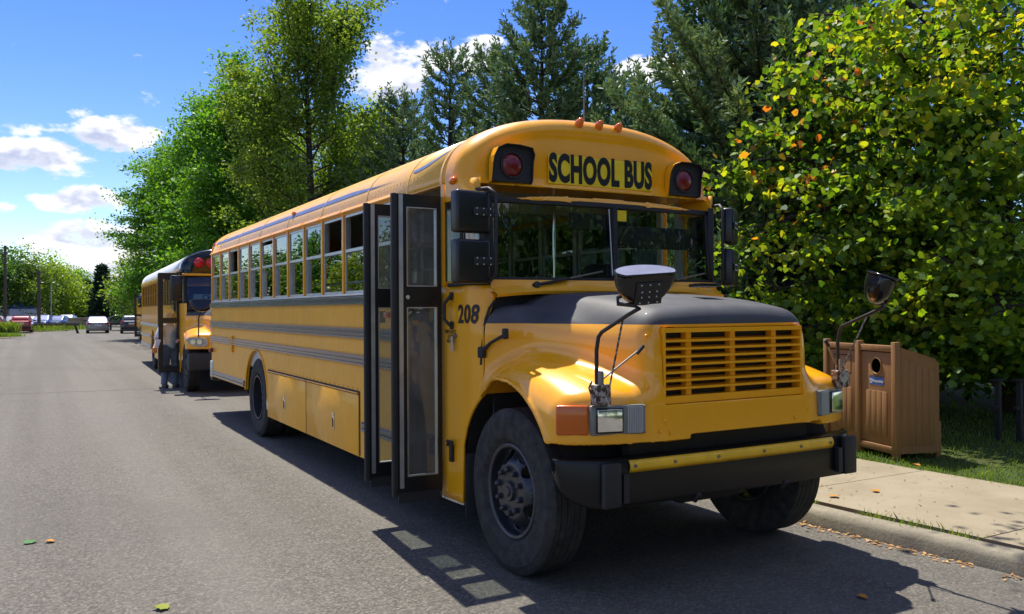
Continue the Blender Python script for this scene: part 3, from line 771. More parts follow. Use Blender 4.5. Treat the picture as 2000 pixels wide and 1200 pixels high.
    # destination legend
    sg = P('legend_sign', G().rbox(-.505, .505, -.449, -.438, 2.738, 2.966, .002), SIGNY)
    te = text_mesh('legend', 'SCHOOL BUS', .292, PRINT, .0135, .0015, .545, space=1.06)
    mobj('legend', te, sg, (0, -.4505, 2.852), (R_(90), 0, 0))
    # ---------- red warning lamps in black hooded housings
    for s in (-1, 1):
        x0 = s*.838; hw, hh = .168, .136
        out = [(-hw, -hh), (hw*.96, -hh), (hw, -hh*.85), (hw*1.0, .02), (hw*1.06, hh*.55), (hw*.92, hh*.9), (hw*.3, hh), (-hw*.35, hh), (-hw*.75, hh*.8), (-hw*.93, hh*.35), (-hw*.97, 0)]
        pts = [(x0+p, 2.858+q) for p, q in out]
        hs = P('warning_lamp', G().prism(pts, 'y', -.462, -.40), BLACKM)
        m = len(pts); v = G()
        for k in range(1, m):
            a, b = pts[k], pts[(k+1) % m]
            if k == m-1: b = pts[0]
            def dep(p): return .012+.030*max(0, (p[1]-2.72)/.27)
            def off(p, q): return (x0+(p[0]-x0)*q, 2.858+(p[1]-2.858)*q)
            ao, bo = off(a, 1.035), off(b, 1.035)
            vs = [(a[0], -.463, a[1]), (b[0], -.463, b[1]), (b[0], -.463-dep(b), b[1]), (a[0], -.463-dep(a), a[1]), (ao[0], -.42, ao[1]), (bo[0], -.42, bo[1]), (bo[0], -.463-dep(b), bo[1]), (ao[0], -.463-dep(a), ao[1])]
            v.add(vs, [(0, 1, 2, 3), (4, 7, 6, 5), (3, 2, 6, 7), (0, 4, 5, 1)])
        vo = v.obj('lamp_hood', BLACKM, hs)
        # painted outer skin of the hood
        sk = G()
        for k in range(1, m):
            a, b = pts[k], pts[(k+1) % m]; 
            def off2(p, q): return (x0+(p[0]-x0)*q, 2.858+(p[1]-2.858)*q)
            ao, bo = off2(a, 1.055), off2(b, 1.055); sk.add([(ao[0], -.42, ao[1]), (bo[0], -.42, bo[1]), (bo[0], -.459-dep(b), bo[1]), (ao[0], -.459-dep(a), ao[1])], [(0, 1, 2, 3)])
        sk.obj('lamp_hood_skin', YELP, hs)
        G().lathe([(0, .028), (.05, .024), (.078, .010), (.088, 0)], 28, Matrix.Translation((x0-.0, -.463, 2.850)) @ Matrix.Rotation(-PI/2, 4, 'Z')).obj('lens', REDL, hs, 60)
        G().lathe([(.102, 0), (.102, .010), (.089, .012), (.087, 0)], 28, Matrix.Translation((x0-.0, -.463, 2.850)) @ Matrix.Rotation(-PI/2, 4, 'Z')).obj('lens_ring', RUBBER, hs, 60)
    # ---------- amber clearance lamps
    mk = G().ball((0, 0, 0), (.034, .075, .034), 12, 8); mk_me = mk.mesh('clearance_lamp', ORANGEL, 180)
    for x in (-.19, 0, .19): mobj('clearance_lamp', mk_me, B, (x, -.385, 3.222), (R_(-38), 0, 0), 1.12)
    mobj('clearance_lamp', mk_me, B, (-1.222, -.24, 2.735), (0, 0, R_(-12)), .9); mobj('clearance_lamp', mk_me, B, (1.222, -.24, 2.735), (0, 0, R_(12)), .9)
    x, z = roof_pt(.105); mobj('clearance_lamp', mk_me, B, (x-.01, 4.36, z+.01), None, .8)
    o = mobj('clearance_lamp', G().ball((0, 0, 0), (.03, .06, .03), 10, 7).mesh('rear_lamp', REDB, 180), B, (-1.17, 9.45, 2.92))
    P('antenna', G().tube([(0.0, -.20, 3.26), (0.0, -.20, 3.34), (0.0, -.20, 3.78)], [.012, .008, .004], 6), STEEL)
    # ---------- hood moulding
    mobj('hood', sdf_mesh('hood', front_clip, (-1.30, -2.0, .90), (1.30, -.56, 1.98), .0135, HOOD, 42), B)
    # grille
    P('grille_backing', G().box(-.603, .603, -1.842, -1.837, 1.179, 1.647), PRINT)
    gx = [-.385, -.012, .36]
    gfr = G()
    for x0, x1, z0, z1 in ((-.604, -.588, 1.18, 1.646), (.588, .604, 1.18, 1.646), (-.588, .588, 1.18, 1.225), (-.588, .588, 1.618, 1.646)): gfr.box(x0, x1, -1.918, -1.838, z0, z1)
    P('grille_frame', gfr, YELP)
    rows = np.linspace(1.225, 1.618, 9)
    for z in rows[1:-1]: P('grille_slat', G().prism([(-1.910, z-.012), (-1.920, z-.009), (-1.920, z+.004), (-1.85, z+.014), (-1.85, z+.003)], 'x', -.588, .588), YELP)
    for x in gx: P('grille_bar', G().box(x-.021, x+.021, -1.895, -1.845, 1.2255, 1.6175), YELP)
    P('hood_vent', G().rbox(-.10, .10, -1.61, -1.50, 1.822, 1.846, .008, Matrix.Translation((.15, 0, .016)) @ Matrix.Rotation(R_(-3), 4, 'X')), BLACKG, 30)
    # front lamps
    for s in (-1, 1):
        def LM(xc, yc, ang): return Matrix.Translation((s*xc, yc, 1.103)) @ Matrix.Rotation(s*R_(ang), 4, 'Z')
        hl = P('headlight', G().rbox(-.178, .178, -.022, .04, -.090, .090, .014, LM(.925, -1.872, 14), 2), BEZEL, 30)
        hl_in = G().rbox(-.088, .088, -.033, -.02, -.076, .076, .02, LM(.925, -1.872, 14) @ Matrix.Translation((s*.06, 0, 0)), 3); hl_in.obj('lamp_bezel', BLACKG, hl, 40)
        G().rbox(-.078, .078, -.038, -.033, -.066, .066, .022, LM(.925, -1.872, 14) @ Matrix.Translation((s*.06, 0, 0)), 3).obj('lamp_lens', HLAMP, hl, 40)
        rib = G(); 
        for k in range(9): rib.box(-.004, .004, -.028, -.021, -.078, .078, LM(.925, -1.872, 14) @ Matrix.Translation((-s*(.06+k*.0115), 0, 0)))
        rib.obj('ribbed_lens', CLEARL, hl)
        for dx, dz in ((-.168*s, .078), (-.168*s, -.078)): G().ball(LM(.925, -1.872, 14) @ Vector((dx, -.023, dz)), .007, 8, 5).obj('screw', STEEL, hl)
        tsg = P('turn_signal', G().rbox(-.098, .098, -.020, .05, -.090, .090, .014, LM(1.172, -1.757, 36), 3), AMBER, 40)
    for x, z, y in ((-.70, 1.60, -1.86), (-.72, 1.29, -1.90), (-.62, 1.08, -1.935), (.63, 1.08, -1.935), (-.66, 1.02, -1.94), (.50, 1.03, -1.945), (-.58, 1.01, -1.945)): P('nose_bolt', G().ball((x, y-.008, z), .011, 8, 5), YELP, 60)
    P('nose_trim', G().box(-.612, .612, -1.934, -1.926, 1.160, 1.1645), RUBBER)
    # ---------- bumper
    def bumper(u, v):
        # u along width, v around the channel section
        x = -1.275+2.55*u; ax = abs(x); y = -1.945+.018*(ax/1.0)**2+.19*max(0, (ax-1.0)/.275)**1.7
        q_ = min(1, max(0, (ax-1.07)/.205)); zt, zb = .875, .585+.20*(1-math.sqrt(max(0, 1-q_*q_)))
        sec = [(.17-.14*q_, zt-.012), (.03, zt), (.008, zt-.006), (0, zt-.03), (0, zb+.03), (.008, zb+.006), (.03, zb), (.12-.085*q_, zb+.01)]
        k = min(int(v*7+.5), 7); return (x, y+sec[k][0], sec[k][1])
    solidify(P('bumper', G().grid(bumper, 102, 7), BUMPB, 40), .012)
    ys = P('bumper_strip', G().grid(lambda u, v: ((-.885+1.77*u), -1.960+.018*((-.885+1.77*u)/1.0)**2+(.014 if v in (0, 1) else 0), .790+.075*v), 24, 3), YSTRIP, 40); solidify(ys, .006)
    for x in (-.85, -.55, -.2, .2, .55, .85): G().disc((x, -1.963+.018*x*x, .83), (0, -1, 0), .011, 8).obj('bolt', STEEL, ys)
    for s in (-1, 1):
        P('bumper_block', G().rbox(s*1.03-.062, s*1.03+.062, -1.975, -1.93, .60, .862, .012), BLACKM, 30)
        P('tow_eye', G().box(s*.93-.02, s*.93+.02, -1.968, -1.935, .62, .79), BLACKM)
    P('valance', G().box(-.78, .78, -1.80, -1.72, .55, .98), CHASSIS)
    for x in (-.35, .42): P('tow_hook', G().tube([(x, -1.75, .66), (x, -1.90, .64), (x, -1.94, .60), (x, -1.90, .56)], .02, 8), CHASSIS, 60)
    # ---------- wheels
    wheel(B, -1.065, -1.03, .5505, -1, .4); wheel(B, 1.065, -1.03, .5505, 1, 1.1)
    wheel(B, -1.055, 6.205, .5505, -1, .2, True); wheel(B, 1.055, 6.205, .5505, 1, .7, True)
    # ---------- chassis
    for s in (-1, 1): P('frame_rail', G().box(s*.42-.04, s*.42+.04, -1.75, 9.5, .62, .86), CHASSIS)
    P('front_axle', G().tube([(-.95, -1.03, .52), (-.6, -1.03, .45), (.6, -1.03, .45), (.95, -1.03, .52)], .055, 10), CHASSIS, 60)
    P('rear_axle', G().tube([(-.8, 6.205, .525), (-.25, 6.205, .525), (-.12, 6.205, .525), (.12, 6.205, .525), (.25, 6.205, .525), (.8, 6.205, .525)], [.08, .08, .2, .2, .08, .08], 12), CHASSIS, 60)
    P('oil_sump', G().rbox(-.3, .3, -1.70, -.75, .48, .90, .05), CHASSIS)
    P('fuel_tank', G().rbox(.5, 1.12, 1.6, 3.4, .40, .88, .06), CHASSIS, 30)
    P('underfloor', G().box(-1.165, 1.165, .80, 9.50, .885, .905), CHASSIS); P('floor', G().box(-1.17, 1.17, .80, 9.55, .945, .965), DARKIN)
    P('driver_floor', G().box(-.60, 1.16, -.54, .80, .945, .965), DARKIN)
    for s in (-1, 1):
        P('wheel_house', G().grid(lambda u, v: (s*(.52+.64*v), AYC+(AR+.01)*math.cos(PI*u), AZC+.0+(AR+.01)*math.sin(PI*u)), 18, 1), CHASSIS, 60)
        P('mud_flap', G().rbox(s*1.02-.16, s*1.02+.165, -.345, -.330, .235, .70, .004), RUBBER, 30)
        P('wheel_house', G().grid(lambda u, v: (s*(.65+.53*v), 6.205+.70*math.cos(PI*u), .545+.70*math.sin(PI*u)), 18, 1), CHASSIS, 60)
    # ---------- doorway: steps, jamb, leaves
    P('door_jamb', G().box(-BX, -BX+.06, .78, .95, .35, 2.73), YELP)
    P('door_threshold', G().box(-BX+.001, -.62, .0, .78, .33, .36), DARKIN); P('step', G().box(-.95, -.60, .0, .78, .60, .63), DARKIN)
    P('step_riser', G().box(-.96, -.94, .0, .78, .36, .63), DARKIN); P('step_riser', G().box(-.61, -.59, .0, .78, .63, .945), DARKIN)
    P('stepwell_wall', G().box(-1.19, -.6, .785, .80, .36, 1.9), DARKIN); P('stepwell_wall', G().box(-1.16, -.6, -.03, -.01, .36, 1.4), DARKIN)
    P('hand_rail', G().tube([(-1.05, .05, .75), (-1.0, .06, 1.3), (-.72, .06, 1.75), (-.70, .06, 1.95)], .014, 8), CHROME, 60)
    def leaf(y, x_in, x_out):
        """door leaf standing out from the body, plane facing front"""
        d = G(); t0, t1 = y-.017, y+.017; gl0, gl1 = x_out+.118, x_in-.034; zb, zt = .395, 2.645
        for a, b, c, e in ((x_out+.045, gl0, zb, zt), (gl1, x_in, zb, zt), (gl0, gl1, zb, .505), (gl0, gl1, 1.790, 1.945), (gl0, gl1, 2.550, zt)): d.box(a, b, t0, t1, c, e)
        lf = P('door_leaf', d, BLACK)
        for z0, z1 in ((.500, 1.795), (1.94, 2.555)):
            G().box(gl0-.004, gl1+.004, y-.003, y+.003, z0, z1).obj('pane', DGLASS, lf)
            tr = G(); e = .008
            for a, b, c, f in ((gl0, gl0+e, z0+.006, z1-.006), (gl1-e, gl1, z0+.006, z1-.006), (gl0+e, gl1-e, z0+.006, z0+.014), (gl0+e, gl1-e, z1-.014, z1-.006)): tr.box(a, b, y-.0195, y+.0195, c, f)
            tr.obj('pane_trim', ALU, lf)
        G().rbox(x_out, x_out+.044, y-.024, y+.024, zb-.03, zt+.006, .012).obj('edge_seal', RUBBER, lf, 30)
        G().box(x_out+.055, x_out+.088, y-.0225, y-.0175, zb+.03, zt-.005).obj('edge_strip', ALU, lf)
        G().box(x_out+.05, x_in-.01, y-.006, y+.006, zb-.085, zb-.001).obj('bottom_brush', RUBBER, lf)
        return lf
    lf = leaf(-.002, -1.222, -1.625); G().disc((-1.50, -.022, 1.865), (0, -1, 0), .016, 12).obj('lock', CHROME, lf)
    leaf(.668, -1.225, -1.60)
    # ---------- cowl fittings: grab handle, number, lock, key switch
    gh = P('grab_handle', G().tube([(-1.222, -.190, 1.875), (-1.245, -.185, 1.845), (-1.262, -.160, 1.81), (-1.262, -.160, 1.70), (-1.245, -.185, 1.665), (-1.222, -.190, 1.645)], .013, 8), BLACKM, 60)
    for z in (1.87, 1.65): G().rbox(-1.222, -1.208, -.21, -.165, z-.03, z+.03, .006).obj('handle_foot', BLACKM, gh, 30)
    num = text_mesh('fleet_number', '208', .19, PRINT, .004, .0015, .78, space=1.12)
    # number follows the curved corner: wrap each vertex on to the plan curve
    for v in num.vertices:
        y = -.40-v.co.x; v_z = 1.728+v.co.y; off = .0025+v.co.z; v.co = Vector((-(xof(max(y, -.58), v_z)+.003+off), y, v_z))
    mobj('fleet_number', num, B)
    num2 = text_mesh('fleet_number', '208', .15, PRINT, .002, .0015, .7); mobj('fleet_number', num2, B, (-BX-.003, 1.27, 1.70), (R_(90), 0, R_(-90)))
    for t, z in (('EMERGENCY', 1.600), ('DOOR', 1.565), ('RELEASE', 1.53)):
        m_ = text_mesh('release_notice', t, .040, PRINT, .0006, .001, .80)
        for v in m_.vertices:
            y = -.155-v.co.x; zz = z+v.co.y; v.co = Vector((-(xof(y, zz)+.004), y, zz))
        mobj('release_notice', m_, B)
    ks = P('key_switch', G().disc((-1.207, -.235, 1.570), (-1, 0, 0), .018, 12, .012), STEEL, 40); G().box(-1.232, -1.226, -.238, -.206, 1.46, 1.565).obj('key', ALU, ks)
    lk = G().tube([(-1.215, -.14, .745), (-1.235, -.14, .775), (-1.235, -.23, .775), (-1.235, -.23, .745), (-1.235, -.14, .745)], .010, 8); lk.rbox(-1.235, -1.205, -.205, -.165, .62, .75, .008)
    P('latch_catch', lk, BLACKM, 30)
    # rubber hood latches
    for s in (-1, 1):
        la = P('hood_latch', G().tube([(s*1.165, -.60, 1.475), (s*1.150, -.70, 1.535), (s*1.105, -.80, 1.585)], [.016, .012, .014], 8), RUBBER, 60)
        G().rbox(s*1.165-.02, s*1.165+.02, -.62, -.545, 1.42, 1.50, .012).obj('latch_base', RUBBER, la, 30); G().rbox(s*1.095-.02, s*1.095+.02, -.825, -.785, 1.56, 1.635, .01).obj('latch_strike', RUBBER, la, 30)
    # ---------- flat mirrors on brackets
    for s in (-1, 1):
        br = P('mirror_bracket', G().tube([(s*1.205, -.20, 2.66), (s*1.11, -.60, 2.64), (s*1.085, -.66, 2.60), (s*1.085, -.66, 2.02), (s*1.11, -.60, 1.965), (s*1.20, -.30, 1.955), (s*1.215, -.14, 1.955)], .014, 8), BLACKM, 60)
        for z0, z1, yw, dx in ((2.315, 2.615, .0, 0), (1.955, 2.268, .05, .006)):
            M = Matrix.Translation((s*1.245, -.575, 0)) @ Matrix.Rotation(R_(7) if s < 0 else R_(38), 4, 'Z')
            hd = P('flat_mirror', G().rbox(-.148, .140, -.055, .045, z0, z1, .022, M, 3), BLACK, 40)
            G().box(-.130, .122, .0455, .048, z0+.018, z1-.018, M).obj('mirror_glass', MIRROR, hd)
            zc = (z0+z1)/2; pl = G().rbox(-.03*s-.085, -.03*s+.085, -.064, -.0555, zc-.03, zc+.03, .003, M @ Matrix.Translation((-s*.04, 0, 0))); pl.obj('mount_plate', BLACKM, hd, 30)
            for i in (-1, 0, 1):
                for j in (-1, 1): G().ball(M @ Vector((-s*.07+i*.058, -.065, zc+j*.022)), .006, 8, 5).obj('bolt', ALU, hd)
    # ---------- cross-view mirrors
    def cv(x, y, z):
        d = np.sqrt((x/.185)**2+(y/.105)**2+(np.minimum(z, 0)/.185)**2+(np.maximum(z, 0)/.012)**2)-1; d = d*.10
        flat = np.maximum(d, -(y+.058)); top = smax(flat, z-.016, .02); return top
    cv_me = sdf_mesh('cross_view_mirror', cv, (-.21, -.14, -.22), (.21, .14, .05), .009, BLACKG, 40)
    rim_path = [(.187*math.cos(a), .107*math.sin(a), .012) for a in np.linspace(0, 2*PI, 33)]; rim_path = [(x, max(y, -.060), z) for x, y, z in rim_path]
    rimg = G().tube(rim_path, .007, 6).mesh('mirror_rim', BLACKG, 60)
    topme = G().prism([(x*.97, y*.97) for x, y, z in rim_path[:-1]], 'z', .0165, .0175).mesh('mirror_top', simple('mirror_top_grey', (.36, .36, .40), .3, .5))
    for s in (-1, 1):
        c = Vector((s*1.012, -2.255, 1.962)); rz = R_(-8) if s < 0 else R_(48); tilt = R_(20)
        m_ = mobj('cross_view_mirror', cv_me, B, c, (tilt, R_(-4), rz)); mobj('mirror_rim', rimg, m_); mobj('mirror_top', topme, m_)
        bp = G().rbox(-.085, .085, -.066, -.059, -.16, -.03, .003).obj('mount_plate', BLACKM, m_, 30)
        for i in (-1, 0, 1):
            for zz in (-.045, -.085, -.115, -.148): G().ball((i*.055*(1 if zz in (-.045, -.148) else .85), -.067, zz), .0055, 8, 5).obj('bolt', ALU, m_)
        b0 = Vector((s*1.055, -1.845, 1.22)); e = Vector((s*1.055, -1.865, 1.60))
        k = Vector((s*1.05, -2.15, 1.735)); k2 = Vector((s*1.04, -2.235, 1.768)); k3 = Vector((s*1.065, -2.22, 1.785)); k4 = Vector((s*1.10, -2.12, 1.795)); k5 = Vector((s*1.095, -2.11, 1.83)); k6 = Vector((s*1.05, -2.17, 1.86))
        arm = P('mirror_arm', G().tube([b0, b0+Vector((0, 0, .30)), e, e+Vector((s*-.01, -.02, .03)), k, k2, k3, k4, k5, k6], .0125, 8), BLACKM, 60)
        G().tube([(s*1.0, -1.88, 1.25), (s*1.05, -2.10, 1.715)], .006, 6).obj('arm_stay', RUST, arm)
        G().tube([(s*1.03, -1.86, 1.345), (s*.80, -1.955, 1.535)], [.006, .006], 6).obj('arm_brace', STEEL, arm); G().tube([(s*.835, -1.95, 1.50), (s*.79, -1.955, 1.545)], .012, 8).obj('brace_grip', RUBBER, arm)
        G().rbox(s*1.045-.052, s*1.045+.052, -1.905, -1.835, 1.198, 1.32, .006).obj('arm_bracket', RUST, arm)
        G().tube([(s*1.05, -1.88, 1.30), (s*1.05, -1.88, 1.40)], .018, 8).obj('arm_clamp', STEEL, arm, 60)
        G().tube([(s*1.10, -1.86, 1.34), (s*1.115, -1.85, 1.30), (s*1.10, -1.86, 1.25)], .006, 6).obj('bracket_spring', RUST, arm)
    # ---------- interior
    def seat():
        g = G(); g.rbox(-.48, .48, -.08, .04, .40, 1.06, .05); g.rbox(-.48, .48, -.45, -.06, .36, .50, .05); return g.mesh('seat', SEAT, 40)
    sm = seat()
    for y in np.arange(1.75, 9.3, .711):
        for s in (-1, 1): mobj('seat', sm, B, (s*.66, y, .965))
    ds = P('driver_seat', G().rbox(.42, .90, .35, .50, 1.45, 2.18, .08), DARKIN, 40); G().rbox(.40, .92, -.05, .42, 1.30, 1.46, .06).obj('seat_cushion', DARKIN, ds, 40); G().box(.55, .77, .0, .35, .966, 1.30).obj('seat_base', DARKIN, ds)
    ring = [(.66+.22*math.cos(a), -.28+.14*math.sin(a), 1.90+.14*math.sin(a)) for a in np.linspace(0, 2*PI, 25)]
    st = P('steering_wheel', G().tube(ring, .015, 8), BLACKM, 60); G().tube([(.66, -.28, 1.90), (.66, -.46, 1.70)], .03, 8).obj('column', BLACKM, st, 60)
    for a in (0, 2.1, 4.2): G().tube([(.66, -.28, 1.90), (.66+.22*math.cos(a), -.28+.14*math.sin(a), 1.90+.14*math.sin(a))], .010, 6).obj('spoke', BLACKM, st)
    P('dashboard', G().rbox(-1.05, 1.05, -.55, -.36, 1.45, 1.93, .04), DARKIN, 30)
    P('barrier', G().rbox(.25, 1.15, .66, .70, .966, 1.95, .03), SEAT, 30)
    P('stanchion', G().tube([(.26, .68, .966), (.26, .68, 3.05)], .016, 8), CHROME, 60); P('stanchion', G().tube([(-.30, .85, .966), (-.30, .85, 3.05)], .016, 8), CHROME, 60)
    P('inner_header', G().box(-1.12, 1.12, .80, .84, 2.66, 2.95), CREAM)
    P('inner_mirror', G().rbox(-.28, .40, -.40, -.37, 2.40, 2.53, .012), DARKIN, 30)
    for s in (-1, 1): P('inner_wall', G().box(min(s*1.165, s*1.172), max(s*1.165, s*1.172), .96, 9.5, .966, 1.93), CREAM)
    return B
def sst(a, b, x):
    t = min(max((x-a)/(b-a), 0), 1); return t*t*(3-2*t)
BUS_A = build_bus_a()
# ================================================================== trees and plants
LEAFGAIN = 1.95
def leafmat(name, stops, trans=.48, tcol=(1.6, 1.5, .45), gloss=.025, rough=.45):
    """diffuse + translucent leaf, colour varies leaf by leaf and by branch"""
    b = NB(name); N, L = b.N, b.L; N.remove(b.b)
    isl = b.island(); big = b.noise(.55, 3, .6, b.co('Object'))
    f = b.math('ADD', b.math('MULTIPLY', isl, .55), b.math('MULTIPLY', b.map(big, .3, .7), .45))
    col = b.ramp(f, [(p_, tuple(min(.6, c_*LEAFGAIN) for c_ in q_)) for p_, q_ in stops])
    di = N.new('ShaderNodeBsdfDiffuse'); tr = N.new('ShaderNodeBsdfTranslucent'); gl = N.new('ShaderNodeBsdfGlossy'); gl.inputs['Roughness'].default_value = rough
    gl.inputs[0].default_value = (.9, .95, 1, 1)
    L.new(col, di.inputs[0]); L.new(b.mix(1.0, col, tcol, 'MULTIPLY'), tr.inputs[0])
    m1 = N.new('ShaderNodeMixShader'); m1.inputs[0].default_value = trans; L.new(di.outputs[0], m1.inputs[1]); L.new(tr.outputs[0], m1.inputs[2])
    m2 = N.new('ShaderNodeMixShader'); m2.inputs[0].default_value = gloss; L.new(m1.outputs[0], m2.inputs[1]); L.new(gl.outputs[0], m2.inputs[2]); L.new(m2.outputs[0], b.out.inputs[0]); return b.m
LF_GREEN = leafmat('leaf_fresh_green', [(.15, (.020, .060, .008)), (.5, (.045, .120, .012)), (.85, (.085, .170, .018))])
LF_OLIVE = leafmat('leaf_olive_green', [(.15, (.030, .062, .010)), (.5, (.068, .115, .018)), (.85, (.115, .155, .026))])
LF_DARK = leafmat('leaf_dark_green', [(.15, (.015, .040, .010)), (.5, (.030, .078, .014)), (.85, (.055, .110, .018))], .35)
LF_INNER_SHADE = leafmat('leaf_inner_shade_green', [(.15, (.008, .022, .006)), (.5, (.018, .046, .009)), (.85, (.035, .068, .012))], .3)  # darkened leaf copy: shade inside the maple put into the colour
LF_LIME = leafmat('leaf_lime_green', [(.15, (.045, .085, .008)), (.5, (.095, .155, .014)), (.85, (.15, .20, .02))])
LF_MAPLE = leafmat('leaf_maple', [(.10, (.014, .040, .006)), (.38, (.042, .098, .010)), (.66, (.112, .172, .013)), (.90, (.23, .225, .018))], .52, (1.7, 1.5, .40), .02, .5)
LF_AUT = leafmat('leaf_autumn', [(.1, (.22, .19, .02)), (.45, (.36, .17, .015)), (.8, (.42, .085, .012))], .45, (1.4, 1.1, .6))
NEEDLE = leafmat('pine_needles', [(.15, (.022, .050, .020)), (.5, (.060, .105, .042)), (.85, (.125, .165, .080))], .22, (1.1, 1.1, .7), .03, .5)
SPRUCE = leafmat('spruce_needles', [(.15, (.006, .016, .010)), (.5, (.012, .030, .016)), (.85, (.024, .045, .022))], .1)
def barkmat(name, c0, c1):
    b = NB(name); n = b.noise(6, 6, .7, b.scalevec((4, 4, .7))); b.set(col=b.mix(b.map(n, .3, .7), c0, c1), rough=.95); b.bump(n, .8, .03); return b.m
BARK = barkmat('bark_grey_brown', (.035, .028, .022), (.11, .09, .07)); BARKD = barkmat('bark_dark', (.018, .014, .011), (.055, .042, .032))

def rot_frames(n, up_bias, rs, hang=.35):
    """random orthonormal frames; normals biased upwards"""
    nrm = rs.normal(size=(n, 3)); nrm[:, 2] = np.abs(nrm[:, 2])+up_bias; nrm /= np.linalg.norm(nrm, axis=1, keepdims=True)
    t = rs.normal(size=(n, 3)); t[:, 2] -= hang; t -= (t*nrm).sum(1, keepdims=True)*nrm; t /= np.linalg.norm(t, axis=1, keepdims=True)
    return nrm, t, np.cross(nrm, t)
LEAF_OVAL = np.array([(0, 0), (.30, .35), (0, 1.), (-.30, .35)])
LEAF_MAPLE = np.array([(0, -.04), (.20, .03), (.44, .06), (.43, .24), (.62, .44), (.42, .52), (.34, .70), (.17, .68), (0, 1.0), (-.15, .70), (-.36, .72), (-.40, .50), (-.60, .46), (-.45, .22), (-.42, .04), (-.20, .02)])
LEAF_LOBED = np.array([(0, -.04), (.44, .06), (.60, .44), (.30, .68), (0, 1.0), (-.33, .70), (-.58, .46), (-.42, .04)])
def leaves(pos, size, shape, up_bias, rs, droop=.12, hang=.35):
    n = len(pos); nrm, t, b = rot_frames(n, up_bias, rs, hang); k = len(shape)
    s = size*(.6+.8*rs.random(n))[:, None, None]
    sh = shape[None]; V = pos[:, None, :]+s*(sh[..., 0:1]*b[:, None, :]+sh[..., 1:2]*t[:, None, :]-droop*(sh[..., 0:1]**2+.3*sh[..., 1:2]**2)*nrm[:, None, :])
    return V.reshape(-1, 3), np.arange(n*k).reshape(n, k)
def crown_clusters(n, cz, rx, rz, rs, top=1.0, hollow=.45, lump=.30, seed=0, flat=0.):
    """cluster centres inside a lumpy crown envelope (tree local coordinates)"""
    out = []
    while len(out) < n:
        d = rs.normal(size=3); d /= np.linalg.norm(d)
        r = hollow+(1-hollow)*rs.random()**.6
        lum = 1+lump*mnoise.noise(Vector(d*2.1)+Vector((seed, 0, 0)))+.5*lump*mnoise.noise(Vector(d*5.)+Vector((0, seed, 0)))
        # egg: narrower at the top
        w = 1-.45*max(0, d[2])**1.5*top
        p = np.array([d[0]*rx*w, d[1]*rx*w, d[2]*rz])*r*lum; p[2] += cz
        if p[2] > .5: out.append(p)
    return np.array(out)
def limb_paths(clusters, trunk_top, z_lo, z_hi, n, rs, r0=.07):
    g = G()
    for i in rs.choice(len(clusters), min(n, len(clusters)), replace=False):
        c = Vector(clusters[i]); h = z_lo+(z_hi-z_lo)*rs.random(); h = min(h, c.z-.15*(Vector((c.x, c.y, 0)).length)); h = max(h, z_lo*.8)
        a = Vector((0, 0, h)); d = c-a; m = a+d*.45+Vector((0, 0, -.10*d.length))+Vector(rs.normal(size=3))*.05*d.length; m2 = a+d*.75+Vector(rs.normal(size=3))*.04*d.length
        r = r0*(.5+.5*rs.random()); g.tube([a, m, m2, c], [r, r*.7, r*.42, r*.12], 6, False)
    return g
def deciduous(name, label, cat, loc, H, cz, rx, rz, ncl, per, csize, lsize, mat, seed, bark=BARK, r0=.16, group=None, shape=LEAF_OVAL, nlimb=40, lean=(0, 0), up=.35, hollow=.45, lump=.3, spires=None, build_only=False):
    rs = np.random.default_rng(seed); mr_ = np.random.default_rng(seed+99)
    cl = crown_clusters(ncl, cz, rx, rz, rs, hollow=hollow, lump=lump, seed=seed*1.37)
    if spires is not None: cl = np.concatenate([cl, spires])
    pts = []
    for c in cl:
        out = np.array([c[0], c[1], (c[2]-cz)*.6+.35]); out /= np.linalg.norm(out)+1e-6
        p = rs.normal(size=(per, 3))*csize*(.55+.6*rs.random()); al = rs.normal(size=(per, 1))*csize*.75
        pts.append(c+p*np.array([1.1, 1.1, .42])+al*out*np.array([1, 1, .55]))
    pts = np.concatenate(pts); pts[:, 2] = np.maximum(pts[:, 2], .25)
    V, Fq = leaves(pts, lsize, shape, up, rs)
    root = thing(name, label, cat, loc, mr_.random()*.01, group)
    mobj('crown', np_mesh('crown', V, Fq, mat), root)
    tp = [(0, 0, -.1), (.02, .01, .4), (.05*H*.1+lean[0]*.3, .03*H*.1, H*.35), (lean[0]*.7, lean[1]*.7, H*.65), (lean[0], lean[1], H*.9)]
    g = G().tube(tp, [r0*1.35, r0, r0*.78, r0*.45, r0*.08], 10); g.obj('trunk', bark, root, 60)
    limb_paths(cl, H*.85, H*.18, H*.72, nlimb, rs, r0*.45).obj('branches', bark, root, 60)
    return root
def at_px(u, dist, z=.1):
    """ground point on a bearing, dist metres away horizontally"""
    d = pix_dir(u, 605); h = Vector((d.x, d.y, 0)).normalized(); p = Vector(CAM['pos'])+h*dist; p.z = z; return p
def top_z(v, dist, u=1000):
    d = pix_dir(u, v); return CAM['pos'][2]+dist*d.z/math.hypot(d.x, d.y)

RG = 'broadleaf trees in the row behind the buses'
